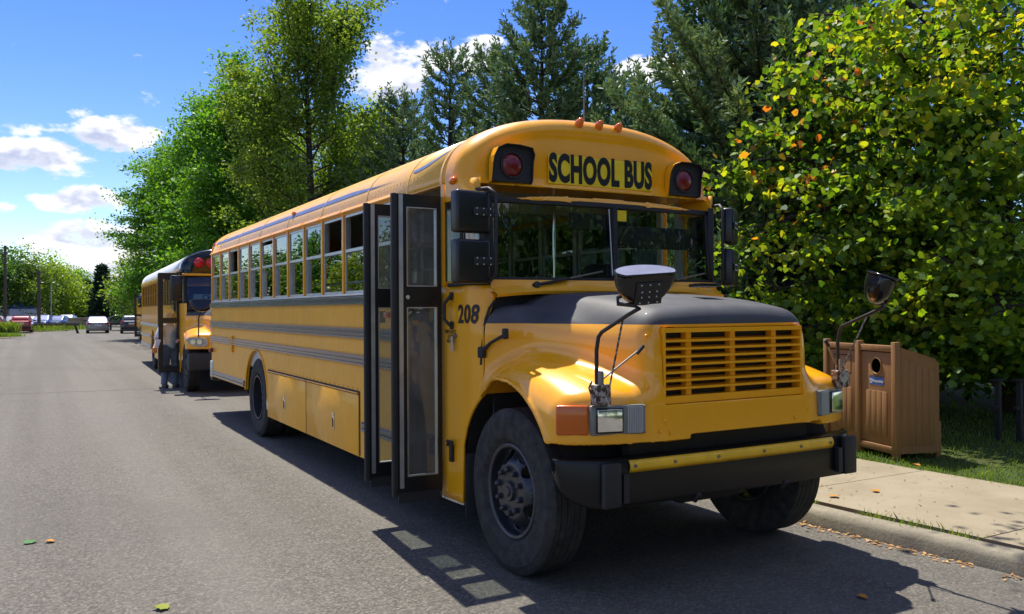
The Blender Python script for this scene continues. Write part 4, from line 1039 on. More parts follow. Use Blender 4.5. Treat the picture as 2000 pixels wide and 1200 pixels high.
# (pixel bearing, distance, top pixel, crown half width, material, clusters, label)
ROW = [
 (335, 60, 268, 3.3, LF_GREEN, 210, 'dense green tree at the left end of the row, its edge against the clouds'),
 (405, 51, 180, 3.2, LF_GREEN, 230, 'dense bright green tree between the row end and the tallest tree'),
 (470, 43, 112, 3.0, LF_GREEN, 190, 'green tree directly left of the tallest airy tree'),
 (545, 54, 150, 3.6, LF_OLIVE, 190, 'olive green tree low behind the tallest airy tree'),
 (700, 50, 205, 2.5, LF_OLIVE, 150, 'olive green tree just right of the tallest airy tree'),
 (755, 38, 205, 1.9, LF_LIME, 130, 'light green young tree left of the pines, above the bus roof')]
for i, (u, dist, v, rx, mat, ncl, lab) in enumerate(ROW):
    H = top_z(v, dist, u); rz = H*.47; deciduous('broadleaf_tree', lab, 'tree', at_px(u, dist), H, H-rz, rx, rz, int(ncl*1.35), 190, .48, .18 if dist > 40 else .16, mat, 11+i, group=RG, nlimb=50, hollow=.2)
# the tall airy tree: several upright leaders with open gaps
rs_ = np.random.default_rng(5)
H = top_z(0, 35, 610); p0 = at_px(612, 35); sp = []
tall = thing('tall_tree', 'tallest airy tree with open crown and visible branches, touching the top of the picture', 'tree', p0, 0, RG)
tl = G(); tl.tube([(0, 0, -.1), (.05, 0, 3), (-.1, 0, 7), (-.2, .1, 11), (-.3, .1, H*.97)], [.24, .19, .14, .08, .02], 10)
tl.obj('trunk', BARKD, tall, 60); bg_ = G(); cl_pts = []
for k in range(58):
    h = 2.6+(H-4.2)*(k/58)**.85; a = rs_.random()*2*PI; ln = (3.3*(1-.38*(h/H)))*(.55+.65*rs_.random()); rise = 1.6+1.8*rs_.random()
    s0 = Vector((-.2*h/11, 0, h)); e = s0+Vector((math.cos(a)*ln, math.sin(a)*ln, rise)); e.z = min(e.z, H*.995); m = s0.lerp(e, .5)+Vector((math.cos(a)*.25, math.sin(a)*.25, -.15*rise))
    bg_.tube([s0, m, e], [.06*(1-.5*h/H), .035, .01], 6, False)
    for q in np.linspace(.45, 1.08, 5): 
        c = s0.lerp(m, q*2) if q < .5 else m.lerp(e, (q-.5)*2); cl_pts.append(np.array(c)+rs_.normal(size=3)*.16)
        if rs_.random() < .30: cl_pts.append(np.array(c)+rs_.normal(size=3)*.45)
for q in range(18): cl_pts.append(np.array([-.3, .1, H*(.82+.18*q/18)])+rs_.normal(size=3)*np.array([.22, .22, .05]))
bg_.obj('branches', BARKD, tall, 60); pts = np.concatenate([c+rs_.normal(size=(135, 3))*np.array([.26, .26, .23]) for c in cl_pts]); pts = pts[pts[:, 2] < H*1.005]
V, Fq = leaves(pts, .145, LEAF_OVAL, .3, rs_); mobj('crown', np_mesh('crown', V, Fq, LF_OLIVE), tall)
g_ = None

# ------------------------------------------------------------------ pines: whorls of upswept shoots clothed in needles
def pine(label, loc, H, base_w, seed, dens=1.0, need=.15, lo=.12, power=.8, group='pine trees behind the bus', mat=NEEDLE, name='pine_tree', per=13):
    rs = np.random.default_rng(seed); root = thing(name, label, 'tree', loc, 0, group); br = G(); shoots = []   # (p0, p1)
    br_t = G().tube([(0, 0, -.1), (.03, 0, H*.3), (0, .04, H*.65), (0, 0, H*.97)], [H*.016, H*.013, H*.008, .012], 9)
    z = H*lo; step = .42/dens**.5
    while z < H*.97:
        f = (z-H*lo)/(H*(1-lo)); L_ = base_w*(1-f)**power*(.75+.35*rs.random())+.22; nb = int(rs.integers(5, 8))
        a0 = rs.random()*2*PI
        for k in range(nb):
            a = a0+2*PI*k/nb+rs.normal()*.18; ll = L_*(.7+.5*rs.random()); d = Vector((math.cos(a), math.sin(a), 0)); up0 = .10+.35*f
            p0 = Vector((0, 0, z)); p1 = p0+d*ll*.55+Vector((0, 0, ll*.55*up0)); p2 = p0+d*ll+Vector((0, 0, ll*(up0+.30)))
            br.tube([p0, p1, p2], [.010+.016*ll, .006+.009*ll, .005], 5, False)
            ns = max(4, int(ll*9*dens))
            for q in range(ns):
                t = .28+.72*(q+.6*rs.random())/ns; c = p0.lerp(p1, t/.55) if t < .55 else p1.lerp(p2, (t-.55)/.45)
                sd = Vector((-d.y, d.x, 0))*(rs.normal()*.55); dr = (d*(.5+.3*rs.random())+sd+Vector((0, 0, .45+.5*rs.random()))).normalized(); sl = (.22+.22*rs.random())*(1 if t < .9 else 1.15)
                shoots.append((c, c+dr*sl))
            shoots.append((p2, p2+Vector((d.x*.25, d.y*.25, 1)).normalized()*(.32+.2*rs.random())))
        z += step*(.85+.3*rs.random())
    shoots.append((Vector((0, 0, H*.95)), Vector((0, 0, H+.25))))
    for k in range(4): a = k*1.57+.4; shoots.append((Vector((0, 0, H*.95)), Vector((.22*math.cos(a), .22*math.sin(a), H*.95+.38))))
    A = np.array([np.array(s[0]) for s in shoots]); Bv = np.array([np.array(s[1]) for s in shoots]); n = len(A)
    ax = Bv-A; ln = np.linalg.norm(ax, axis=1, keepdims=True); ax /= ln
    t = rs.random((n, per, 1)); P0 = A[:, None]+(Bv-A)[:, None]*t
    rv = rs.normal(size=(n, per, 3)); rv -= (rv*ax[:, None]).sum(2, keepdims=True)*ax[:, None]; rv /= np.linalg.norm(rv, axis=2, keepdims=True)
    nd = ax[:, None]*.75+rv*.75; nd /= np.linalg.norm(nd, axis=2, keepdims=True)
    w = np.cross(nd, rs.normal(size=(n, per, 3))); w /= np.linalg.norm(w, axis=2, keepdims=True)
    le = need*(.7+.6*rs.random((n, per, 1))); wd = need*.18
    V = np.stack([P0-w*wd*.6, P0+nd*le*.5-w*wd, P0+nd*le, P0+nd*le*.5+w*wd], 2).reshape(-1, 3)
    mobj('crown', np_mesh('crown', V, np.arange(len(V)).reshape(-1, 4), mat), root); br_t.obj('trunk', BARKD, root, 60); br.obj('branches', BARKD, root, 60)
    return root
PINES = [(790, 33, 190, 2.6, 1.0, 'pine half hidden behind the light green young tree'), (882, 29, 96, 1.9, 1.0, 'pine with candelabra top left of the middle pine'), (972, 26, 98, 1.9, 1.1, 'pine touching the left side of the middle pine'),
         (1062, 22.5, 2, 2.3, 1.25, 'tall middle pine with open spiky top above the bus roof'), (1150, 25, 92, 2.1, 1.2, 'pine close right of the bus antenna'), (1215, 28, 142, 2.0, 1.3, 'short pine above the right end of the bus roof'),
         (1285, 24, 228, 1.6, 1.3, 'smallest pine in the gap with the little cloud'), (1428, 19, 10, 2.5, 1.6, 'dense dark pine left of the maple crown'), (1492, 17, -110, 2.6, 1.6, 'very tall dark pine cut off by the top edge beside the maple'), (1590, 21, -60, 2.8, 1.2, 'dark pine standing behind the maple')]
for i, (u, dist, v, bw, dn, lab) in enumerate(PINES): pine(lab, at_px(u, dist), top_z(v, dist, u), bw*(1.3 if dn > 1.5 else 1.0), 40+i, dn*1.1, power=.72 if dn < 1.5 else .6, per=18 if dn < 1.5 else 15)

# ------------------------------------------------------------------ the maple at the right
MP = at_px(1985, 15.2)
maple = thing('maple_tree', 'large maple with lit yellow green leaves and orange tips overhanging the bins', 'tree', MP)
rs_ = np.random.default_rng(21)
def world_to_maple(p): return np.array(Vector(p)-MP)
# limbs leave the trunk and carry drooping, layered sprays of leaves
limbs = G(); sprays = []
def spray_limb(h0, tip, r, n_side, rs):
    a = Vector((-.15*h0/3, .05, h0)); tip = Vector(tip); d = tip-a; L_ = d.length
    m1 = a+d*.35+Vector((0, 0, .10*L_)); m2 = a+d*.7+Vector((0, 0, .08*L_))+Vector(rs.normal(size=3))*.04*L_
    path = [a, m1, m2, tip]; limbs.tube(path, [r, r*.72, r*.45, r*.12], 7, False)
    def at(t):
        k = min(int(t*3), 2); return path[k].lerp(path[k+1], t*3-k)
    hd = Vector((d.x, d.y, 0)).normalized(); sd = Vector((-hd.y, hd.x, 0))
    for q in range(n_side):
        t = .32+.68*(q+.5*rs.random())/n_side; c = at(min(t, 1)); s = 1 if q % 2 else -1; ln = (.30+.45*rs.random())*min(1.2, .2*L_+.3)*(1.15-.5*t)
        e = c+sd*s*ln+hd*ln*.5+Vector((0, 0, -.16*ln+.10*rs.normal())); limbs.tube([c, c.lerp(e, .5)+Vector((0, 0, .05)), e], [r*.22, r*.15, .004], 5, False); sprays.append((c.lerp(e, .7), hd*.5+sd*s, .34+.16*rs.random()))
        if rs.random() < .55: sprays.append((c.lerp(e, .35), hd, .26))
    sprays.append((tip, hd, .36))
for k in range(20):
    dcr = rs_.normal(size=3); dcr /= np.linalg.norm(dcr)
    if dcr[2] < -.55: continue
    lum = .82+.36*rs_.random(); tip = np.array([dcr[0]*3.75*lum, dcr[1]*3.75*lum, 5.3+dcr[2]*4.3*lum]); tip[2] = max(tip[2], 1.9)
    if tip[2] > 6.3 and k % 5: continue
    spray_limb(min(max(1.4, tip[2]-1.2-.25*np.hypot(tip[0], tip[1])), 6.), tip, .075, 8, rs_)
for (u, v, d_) in [(1425, 320, 13.4), (1450, 450, 13.), (1500, 570, 12.8), (1570, 640, 12.6), (1480, 235, 13.6), (1530, 130, 13.8), (1590, 30, 14.), (1600, 470, 12.4), (1590, 330, 12.6), (1650, 190, 12.8), (1700, 40, 12.8),
                   (1800, 370, 11.6), (1850, 520, 11.4), (1960, 420, 11.3), (1985, 610, 11.4), (1800, 650, 12.2), (1700, 580, 12.2), (1740, 260, 12.2), (1850, 150, 11.8), (1970, 250, 11.6), (1900, 690, 13.), (1990, 710, 13.)]:
    d = pix_dir(u, v); c = np.array(Vector(CAM['pos'])+d*(d_/math.hypot(d.x, d.y))-MP); spray_limb(max(1.5, c[2]-.9), c, .085, 9, rs_)
hl_ = [Vector((-.3, .2, 5.2)), Vector((4.6, 1.6, 6.9))-MP, Vector((2.9, .9, 7.1))-MP, Vector((2.0, .5, 6.7))-MP]; limbs.tube(hl_, [.06, .045, .025, .006], 6, False)  # high limb and sprays out of view, added to cast shade on the pavement
for (x, y, z, r) in ((2.1, .55, 6.75, .34), (2.6, .75, 7.0, .36), (2.4, 1.1, 7.1, .30), (3.1, .8, 7.05, .30)): sprays.append((Vector((x, y, z))-MP, Vector((-1, 0, 0)), r))
cl = np.array([np.array(s[0]) for s in sprays]); pts = []
for c, ax_, r in sprays:
    n = int(24+190*r*r); q = rs_.normal(size=(n, 3))*np.array([r*.9, r*.9, .06]); rad = np.hypot(q[:, 0], q[:, 1]); q[:, 2] -= .42*rad*rad/r+.05*rs_.random(n); pts.append(np.array(c)+q)
pts = np.concatenate(pts)
wp_ = pts+np.array(MP); pts = pts[(pts[:, 2] > np.where(wp_[:, 0] > 5.6, .75, 1.45)) & ((wp_[:, 0] > 3.9) | (pts[:, 2] > 6.0))]
camL = world_to_maple(CAM['pos']); dist_c = np.linalg.norm(pts-camL, axis=1)
# colour turns at the sunny top left of the crown
leftness = (pts-np.array([-4.0, 1.9, 5.0])); aut = (np.linalg.norm(leftness*np.array([.8, .8, .75]), axis=1) < 1.8) & (rs_.random(len(pts)) < .06)
def facing(p): return p
order = np.argsort(dist_c)
# the 300 leaves that show largest are single parts sharing one mesh
Vl = np.concatenate([LEAF_MAPLE, np.zeros((len(LEAF_MAPLE), 1))], 1); Vl[:, 2] = -.12*(Vl[:, 0]**2+.3*Vl[:, 1]**2); Vl *= .082
leaf_me = np_mesh('leaf', Vl, np.arange(len(Vl)).reshape(1, -1), LF_MAPLE)
inview = []
for i in order:
    p = Vector(pts[i])+MP; q = p-Vector(CAM['pos']); z = q.dot(F_)
    u = 1000+CAM['f']*q.dot(R_x)/z; v = 600-CAM['f']*q.dot(U_)/z
    if 1380 < u < 2000 and 0 < v < 720: inview.append(i)
    if len(inview) >= 300: break
near = np.zeros(len(pts), bool); near[inview] = True
nrm, tt, bb = rot_frames(300, .2, rs_, 1.1)
for k, i in enumerate(inview):
    M = Matrix((bb[k], tt[k], nrm[k])).transposed(); s = .75+.6*rs_.random()
    o = mobj('leaf', leaf_me, maple, tuple(pts[i]), M.to_euler(), s)
rest = pts[~near & ~aut]; V, Fq = leaves(rest, .088, LEAF_LOBED, .25, rs_, .7, .7); tag(mobj('crown', np_mesh('crown', V, Fq, LF_MAPLE), maple), kind='stuff')
V, Fq = leaves(pts[aut & ~near], .10, LEAF_LOBED, .15, rs_, .45); tag(mobj('turning_leaves', np_mesh('turning_leaves', V, Fq, LF_AUT), maple), kind='stuff')
tg = G().tube([(0, 0, -.1), (.02, 0, .8), (-.05, .05, 1.7), (-.2, .1, 3.4), (-.3, .2, 6.5)], [.24, .19, .17, .12, .04], 12); tg.obj('trunk', BARKD, maple, 60)
limbs.obj('branches', BARKD, maple, 60)
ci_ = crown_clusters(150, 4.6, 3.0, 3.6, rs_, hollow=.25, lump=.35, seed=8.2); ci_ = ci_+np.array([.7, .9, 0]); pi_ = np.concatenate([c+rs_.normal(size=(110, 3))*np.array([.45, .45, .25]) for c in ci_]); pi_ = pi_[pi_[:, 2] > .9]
V, Fq = leaves(pi_, .13, LEAF_OVAL, .2, rs_); tag(mobj('inner_crown', np_mesh('inner_crown', V, Fq, LF_INNER_SHADE), maple), kind='stuff')  # inner leaves added as a dark backdrop to the outer sprays

# ------------------------------------------------------------------ undergrowth behind the bins
SHR = [(1640, 19, 2.6, 2.4, LF_GREEN, 'dark leafy shrub left behind the recycling bin'), (1760, 17.5, 2.5, 2.6, LF_LIME, 'dark leafy shrub straight behind the recycling bin'), (1890, 17, 2.8, 2.6, LF_LIME, 'dark leafy shrub under the middle of the maple'), (1995, 15.5, 2.4, 2.6, LF_GREEN, 'dark leafy shrub at the right picture edge under the maple'),
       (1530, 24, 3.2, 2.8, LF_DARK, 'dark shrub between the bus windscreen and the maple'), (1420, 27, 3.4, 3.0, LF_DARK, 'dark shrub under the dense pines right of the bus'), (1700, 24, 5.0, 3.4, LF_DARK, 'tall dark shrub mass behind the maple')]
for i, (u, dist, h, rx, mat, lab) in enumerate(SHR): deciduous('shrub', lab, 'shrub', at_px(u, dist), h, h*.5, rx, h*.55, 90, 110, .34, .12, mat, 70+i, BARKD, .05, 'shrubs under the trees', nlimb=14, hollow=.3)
# hedge of trees seen through the bus windows
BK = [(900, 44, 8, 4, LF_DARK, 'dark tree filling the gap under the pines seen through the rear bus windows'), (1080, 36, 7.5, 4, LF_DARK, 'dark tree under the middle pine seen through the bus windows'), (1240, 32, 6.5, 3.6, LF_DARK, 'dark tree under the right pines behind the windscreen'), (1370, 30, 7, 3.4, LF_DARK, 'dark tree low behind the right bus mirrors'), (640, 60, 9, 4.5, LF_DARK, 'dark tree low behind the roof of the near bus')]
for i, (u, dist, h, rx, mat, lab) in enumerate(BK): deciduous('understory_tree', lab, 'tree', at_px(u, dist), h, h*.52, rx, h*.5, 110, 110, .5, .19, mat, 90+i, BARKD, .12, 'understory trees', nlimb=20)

# ------------------------------------------------------------------ far trees round the car park
def far_mesh(seed, H, rx, mat, n=130, per=60, ls=.36):
    rs = np.random.default_rng(seed); cl = crown_clusters(n, H*.55, rx, H*.46, rs, hollow=.3, lump=.35, seed=seed*.7)
    pts = np.concatenate([c+rs.normal(size=(per, 3))*np.array([.62, .62, .5]) for c in cl]); pts[:, 2] = np.maximum(pts[:, 2], .4)
    V, Fq = leaves(pts, ls, LEAF_OVAL, .35, rs); return np_mesh('crown', V, Fq, mat), G().tube([(0, 0, -.1), (0, 0, H*.3), (.1, 0, H*.7)], [.22, .17, .05], 8).mesh('trunk', BARK, 60), H
FAR = [far_mesh(201, 11, 4.2, LF_GREEN), far_mesh(202, 10, 3.8, LF_LIME), far_mesh(203, 12, 4.6, LF_OLIVE), far_mesh(204, 9, 4.4, LF_DARK)]
def far_tree(u, dist, v, k, lab, group='far trees round the car park', pos=None, h=None):
    cr, tr, H = FAR[k]; p = pos if pos is not None else at_px(u, dist, -.02); h = h or top_z(v, dist, u)
    t = thing('far_tree', lab, 'tree', p, rnd.random()*6, group); s = h/(H*1.03); t.scale = (s, s, s); mobj('crown', cr, t); mobj('trunk', tr, t); return t
for a in [(22, 118, 500, 0, 'far tree at the left picture edge behind the wooden pole'), (62, 112, 486, 2, 'far green tree above the blue canopy tent'), (98, 118, 498, 1, 'far lime green tree right of the canopy tent'), (128, 122, 520, 1, 'far lime tree above the parked cars near the barrier'),
          (148, 150, 515, 0, 'taller far tree behind the lime tree'), (176, 160, 556, 3, 'far dark tree left of the slim spruce'), (214, 165, 566, 3, 'far tree right beside the slim spruce'), (238, 140, 548, 0, 'far green tree behind the street lamp'), (262, 110, 520, 0, 'green tree above the hindmost bus'), (278, 90, 470, 2, 'olive tree above the second bus roof'), (-20, 112, 470, 3, 'far tree cut by the left picture edge')]: far_tree(*a)
# the same belt of trees going on beyond the left edge: it stands mirrored in the bus windows
k_ = 0
for i, (u, dist) in enumerate([(-110, 105), (-200, 98), (-300, 92), (-390, 84), (-500, 76), (-620, 68), (-760, 60), (-920, 54)]):
    far_tree(u, dist, 0, i % 4, ['first', 'second', 'third', 'fourth', 'fifth', 'sixth', 'seventh', 'eighth'][i]+' tree leftwards beyond the left picture edge, mirrored in the bus windows', 'tree belt left of the picture', h=8.0+1.6*math.sin(i*2.1))
# trees behind the photographer mirrored in the windscreen
for i, (x, y, h) in enumerate([(7.5, -13, 9), (10.5, -20, 11), (5.5, -24, 10), (13, -11, 10), (0, -32, 12), (-8, -34, 11)]):
    far_tree(0, 0, 0, 3, ['nearest tree behind the photographer on the lawn side', 'second tree back on the lawn side behind the photographer', 'tree behind the photographer close to the kerb line', 'tree far right of the photographer on the lawn', 'tree straight behind the photographer over the road end', 'tree behind the photographer on the left verge side'][i], 'trees mirrored in the windscreen', Vector((x, y, 0)), h)
# slim spruces
for u, dist, v, w, lab in ((200, 118, 526, 1.5, 'slim dark spruce standing alone at the road end'), (168, 126, 556, 3.0, 'broad dark conifer left of the slim spruce')):
    pine(lab, at_px(u, dist, -.02), top_z(v, dist, u), w, 300+u, .5, .55, .03, .9, 'conifers at the road end', SPRUCE, 'spruce_tree', 8)

# ------------------------------------------------------------------ grass
GRASS = leafmat('grass_blade', [(.1, (.035, .070, .010)), (.5, (.075, .130, .018)), (.85, (.15, .19, .04)), (1, (.25, .22, .08))], .4, (1.4, 1.3, .5))
def blades(pts, h, rs, w=.005):
    n = len(pts); a = rs.random(n)*2*PI; ln = h*(.45+.9*rs.random(n)); lean = rs.normal(size=(n, 2))*.38
    d = np.stack([np.cos(a), np.sin(a), np.zeros(n)], 1)*w; tip = pts+np.stack([lean[:, 0]*ln, lean[:, 1]*ln, ln], 1); mid = pts+np.stack([lean[:, 0]*ln*.35, lean[:, 1]*ln*.35, ln*.55], 1)
    V = np.stack([pts-d, pts+d, mid+d*.7, tip, mid-d*.7], 1).reshape(-1, 3); return V, np.arange(len(V)).reshape(-1, 5)
rs_ = np.random.default_rng(33)
n = 46000; yy = -6+14*rs_.random(n)**1.1; xx = np.array([kx(y) for y in yy])+2.26+5.5*rs_.random(n)**1.6; pt = np.stack([xx, yy, np.full(n, .085)+.006*(xx-3.8)], 1)
V, Fq = blades(pt, .055, rs_); tag(mobj('grass', np_mesh('grass', V, Fq, GRASS)), 'short lawn grass growing beside the pavement under the maple', 'grass', kind='stuff')
n = 5200; yy = -9+26*rs_.random(n); dn_ = np.array([mnoise.noise(Vector((y*1.3, 0, 4))) for y in yy]); keep = dn_ > -.08; yy = yy[keep]; n = len(yy)
pt = np.stack([np.array([kx(y) for y in yy])+.225+.045*rs_.normal(size=n), yy, np.full(n, .095)], 1)
V, Fq = blades(pt, .075, rs_, .004); tag(mobj('kerb_grass', np_mesh('kerb_grass', V, Fq, GRASS)), 'tufts of grass growing in the seam between kerb and pavement', 'grass', kind='stuff')
# verge weeds far left by the parked cars
n = 9000; c_ = [(at_px(2, 68), .45, .22), (at_px(15, 79), .30, .75), (at_px(92, 92), 1.3, .45), (at_px(75, 88), .8, .18)]; P_ = []
for c, r, h in c_: q = rs_.normal(size=(n//4, 3))*np.array([r, r*1.2, 0]); P_.append((np.array(c)+q, h))
Vs, Fs, o_ = [], [], 0
for q, h in P_: V, Fq = blades(q, h, rs_, .03); Vs.append(V); Fs.append(Fq+o_); o_ += len(V)
tag(mobj('verge_weeds', np_mesh('verge_weeds', np.concatenate(Vs), np.concatenate(Fs), GRASS)), 'rough weeds on the earth verge round the red car', 'weeds', kind='stuff')
# leaf litter along the gutter
LITTER = leafmat('leaf_litter', [(.1, (.10, .060, .030)), (.5, (.22, .12, .05)), (.9, (.34, .20, .07))], .1)
n = 1500; yy = -6+14*rs_.random(n)**1.3; off = np.abs(rs_.normal(size=n))*.05; dn_ = np.array([mnoise.noise(Vector((y*.9, 7, 4))) for y in yy]); keep = dn_ > -.25
pt = np.stack([np.array([kx(y) for y in yy])-.01-off, yy, np.full(n, .008)], 1)[keep]
V, Fq = leaves(pt, .035, LEAF_OVAL, 3., rs_); V[:, 2] = np.maximum(V[:, 2], .005); tag(mobj('leaf_litter', np_mesh('leaf_litter', V, Fq, LITTER)), 'dry brown leaf litter lying along the gutter', 'leaf litter', kind='stuff')
n = 420; yy = -7+13*rs_.random(n); xx = np.array([kx(y) for y in yy])+.3+1.95*rs_.random(n); V, Fq = leaves(np.stack([xx, yy, np.full(n, .137)], 1), .024, LEAF_OVAL, 5., rs_); V[:, 2] = np.maximum(V[:, 2], .1345)
tag(mobj('pavement_debris', np_mesh('pavement_debris', V, Fq, simple('dark_debris', (.045, .035, .025), .9))), 'small dark seeds and twigs scattered over the pavement', 'debris', kind='stuff')
# single fallen leaves
FL_G = leafmat('fallen_green', [(.2, (.025, .075, .02)), (.8, (.035, .10, .02))], .1); FL_O = leafmat('fallen_orange', [(.2, (.24, .10, .015)), (.8, (.30, .13, .02))], .1); FL_M = leafmat('fallen_mixed', [(.2, (.06, .11, .012)), (.8, (.16, .14, .02))], .1)
for (x, y, z, m, s, rz, lab) in [(-3.976, 1.456, .012, FL_G, .125, .4, 'green fallen leaf lying on the asphalt at far left'), (-3.829, 1.451, .012, FL_O, .10, 2., 'orange fallen leaf beside the green one on the asphalt'), (-3.268, -.57, .012, FL_M, .14, 1.4, 'green and yellow fallen leaf at the bottom edge of the road'),
        (2.55, -1.05, .142, FL_O, .11, .7, 'orange fallen leaf in the middle of the pavement'), (2.05, -.95, .142, FL_O, .12, 3., 'orange fallen leaf by the kerb grass on the pavement'), (.43, -2.56, .012, FL_O, .09, 1., 'yellow fallen leaf on the shaded road in front of the bumper'), (3.85, -.55, .17, FL_O, .11, 1., 'orange fallen leaf at the edge of the grass')]:
    g = G(); 
    s *= .72; g.add([(p[0]*s, p[1]*s, .006*math.sin(3*p[0]+2*p[1])+.004*abs(p[0])) for p in LEAF_MAPLE], [tuple(range(len(LEAF_MAPLE)))])
    o = solidify(tag(mobj('fallen_leaf', g.mesh('fallen_leaf', m), None, (x, y, z), (.05, .1, rz)), lab, 'leaf', 'single fallen leaves'), .002)
# ================================================================== the buses behind
def build_bus_b(label, loc, rz):
    B = thing('school_bus', label, 'school bus', loc, rz, 'parked yellow school buses')
    def P(name, g, mat, smooth=None, parent=B, **k): return g.obj(name, mat, parent, smooth, **k)
    RL = 12.1; RW = 7.35
    arch = [(RW+.66*math.cos(a), .55+.66*math.sin(a)) for a in np.linspace(PI, .06, 18)]
    poly = [(.85, .38), (RW-.67, .38)]+arch+[(RW+.67, .60), (RL, .60), (RL, 1.93), (.85, 1.93)]
    P('side_wall', G().prism(poly, 'x', -BX, -BX+.035), YEL); P('side_wall', G().prism([(-.1, .38)]+poly[1:-1]+[(-.1, 1.93)], 'x', BX-.035, BX), YEL)
    for s in (-1, 1):
        for z0, z1 in ((1.30, 1.40), (.95, 1.03)):
            for a, b in ((.85, RW-.70), (RW+.70, RL)) if z0 < 1.2 else ((.85, RL),): P('rub_rail', G().rbox(min(s*BX, s*(BX+.025)), max(s*BX, s*(BX+.025)), a, b, z0, z1, .01), ALU if s < 0 else RAIL, 30)
        P('rub_rail', G().rbox(min(s*BX, s*(BX+.02)), max(s*BX, s*(BX+.02)), RW+.72, RL, .605, .72, .008), ALU, 30)
        ys = list(np.arange(.95, RL-.2, .711))+[RL-.05]
        for i in range(len(ys)-1):
            a, b = ys[i]+.03, ys[i+1]-.03; x0, x1 = sorted((s*(BX-.02), s*(BX-.045)))
            w = G()
            for p0, p1, q0, q1 in ((a, a+.03, 1.95, 2.60), (b-.03, b, 1.95, 2.60), (a+.03, b-.03, 2.27, 2.30), (a+.03, b-.03, 1.95, 1.97), (a+.03, b-.03, 2.58, 2.60)): w.box(x0, x1, p0, p1, q0, q1)
            wo = P('window', w, BLACKM)
            for z0, z1 in ((1.96, 2.285), (2.285, 2.59)): G().box(s*(BX-.033)-.002, s*(BX-.033)+.002, a+.02, b-.02, z0, z1).obj('pane', GLASS, wo)
        for y in ys: P('pillar', G().box(min(s*BX, s*(BX-.05)), max(s*BX, s*(BX-.05)), y-.03, y+.03, 1.931, 2.62), YELP)
        P('header', G().rbox(min(s*(BX+.006), s*(BX-.05)), max(s*(BX+.006), s*(BX-.05)), -.1, RL, 2.62, 2.75, .006), YELP, 30)
    rg = lambda y0, y1, gr=0.: G().grid(lambda u, v: (roof_pt(v, gr)[0], y0+(y1-y0)*u, roof_pt(v, gr)[1]-.03), 8, 40)
    solidify(P('roof', rg(.0, RL-.25), ROOFW, 60), .03)
    P('roof_rear_cap', G().grid(lambda u, v: (roof_pt(v)[0]*(1-.12*u*u), RL-.25+.28*math.sin(u*PI/2), 2.70+(roof_pt(v)[1]-2.74)*math.cos(u*PI/2)**.6), 6, 40), ROOFW, 60)
    P('rear_wall', G().box(-BX, BX, RL-.05, RL-.01, .6, 2.7), YEL); P('ceiling', rg(-.1, RL-.3, -.06), CREAM, 60)
    # black front cap with paired red lamps
    def cap(x, y, z):
        ax = np.abs(x); zz = np.maximum(z-2.70, 0); sil = (((ax/(BX+.01))**2.4+(zz/.545)**2.4)**(1/2.4)-1)*np.where(zz > 0, .62, BX)
        d = smax(sil, -(y+.47)-.05*(ax/1.2)**2*-1+.0, .14); d = np.maximum(d, 2.62-z); return np.maximum(d, y-.02)
    mobj('front_cap', sdf_mesh('front_cap', cap, (-1.28, -.58, 2.58), (1.28, .06, 3.30), .03, BLACKG, 40), B)
    P('cap_trim', G().rbox(-1.20, 1.20, -.50, -.44, 2.58, 2.635, .015), YELP, 30)
    for s in (-1, 1):
        for x in (.57, .83):
            wl = P('warning_lamp', G().lathe([(0, .05), (.09, .035), (.115, 0)], 24, Matrix.Translation((s*x, -.47, 2.88)) @ Matrix.Rotation(-PI/2, 4, 'Z')), REDB, 60)
    P('windscreen', G().grid(lambda u, v: (-1.10+2.2*u, -.52+.07*abs(2*u-1)**2.5+.10*v, 1.97+.62*v), 16, 3), WGLASS, 180)
    for s in (-1, 1): P('corner_post', G().tube([(s*1.12, -.45, 1.95), (s*1.13, -.36, 2.62)], .04, 8), BLACKM, 60)
    for s in (-1, 1): P('quarter_window', G().add([(s*1.15, -.42, 1.95), (s*1.205, -.03, 1.95), (s*1.205, -.03, 2.62), (s*1.15, -.34, 2.62)], [(0, 1, 2, 3)]), GLASS)
    bd = P('charter_board', G().box(-.95, .15, -.40, -.385, 2.00, 2.16), simple('board_grey_blue', (.20, .32, .36), .6))
    mobj('charter_text', text_mesh('charter_text', 'CHARTER', .17, PRINT, .006, .001, .95), bd, (-.40, -.402, 2.08), (R_(90), 0, 0))
    for s in (-1, 1):
        g = G(); pl = [(0., 1.21), (-.2, 1.205), (-.34, 1.19), (-.45, 1.165), (-.57, 1.11)]
        for y, x in pl:
            zb = .36 if y > -.33 else AZC+math.sqrt(max(AR**2-(y-AYC)**2, 0))
            for k in range(9): g.v.append((s*x, y, zb+(1.95-zb)*k/8))
        for i in range(len(pl)-1):
            for k in range(8): g.f.append((i*9+k, (i+1)*9+k, (i+1)*9+k+1, i*9+k+1))
        P('cowl_panel', g, YELP, 40)
    P('cowl_top', G().prism([(-.75, 1.86), (-.52, 1.97), (-.45, 1.97), (-.45, 1.80), (-.75, 1.80)], 'x', -1.08, 1.08), BLACKM)
    P('firewall', G().box(-1.06, 1.06, -.56, -.54, .5, 1.93), BLACKM)
    mobj('hood', bpy.data.meshes['hood'], B)
    P('grille_backing', G().box(-.603, .603, -1.845, -1.838, 1.18, 1.646), PRINT)
    for z in np.linspace(1.24, 1.60, 6): P('grille_slat', G().box(-.60, .60, -1.92, -1.87, z-.018, z+.018), CHROME)
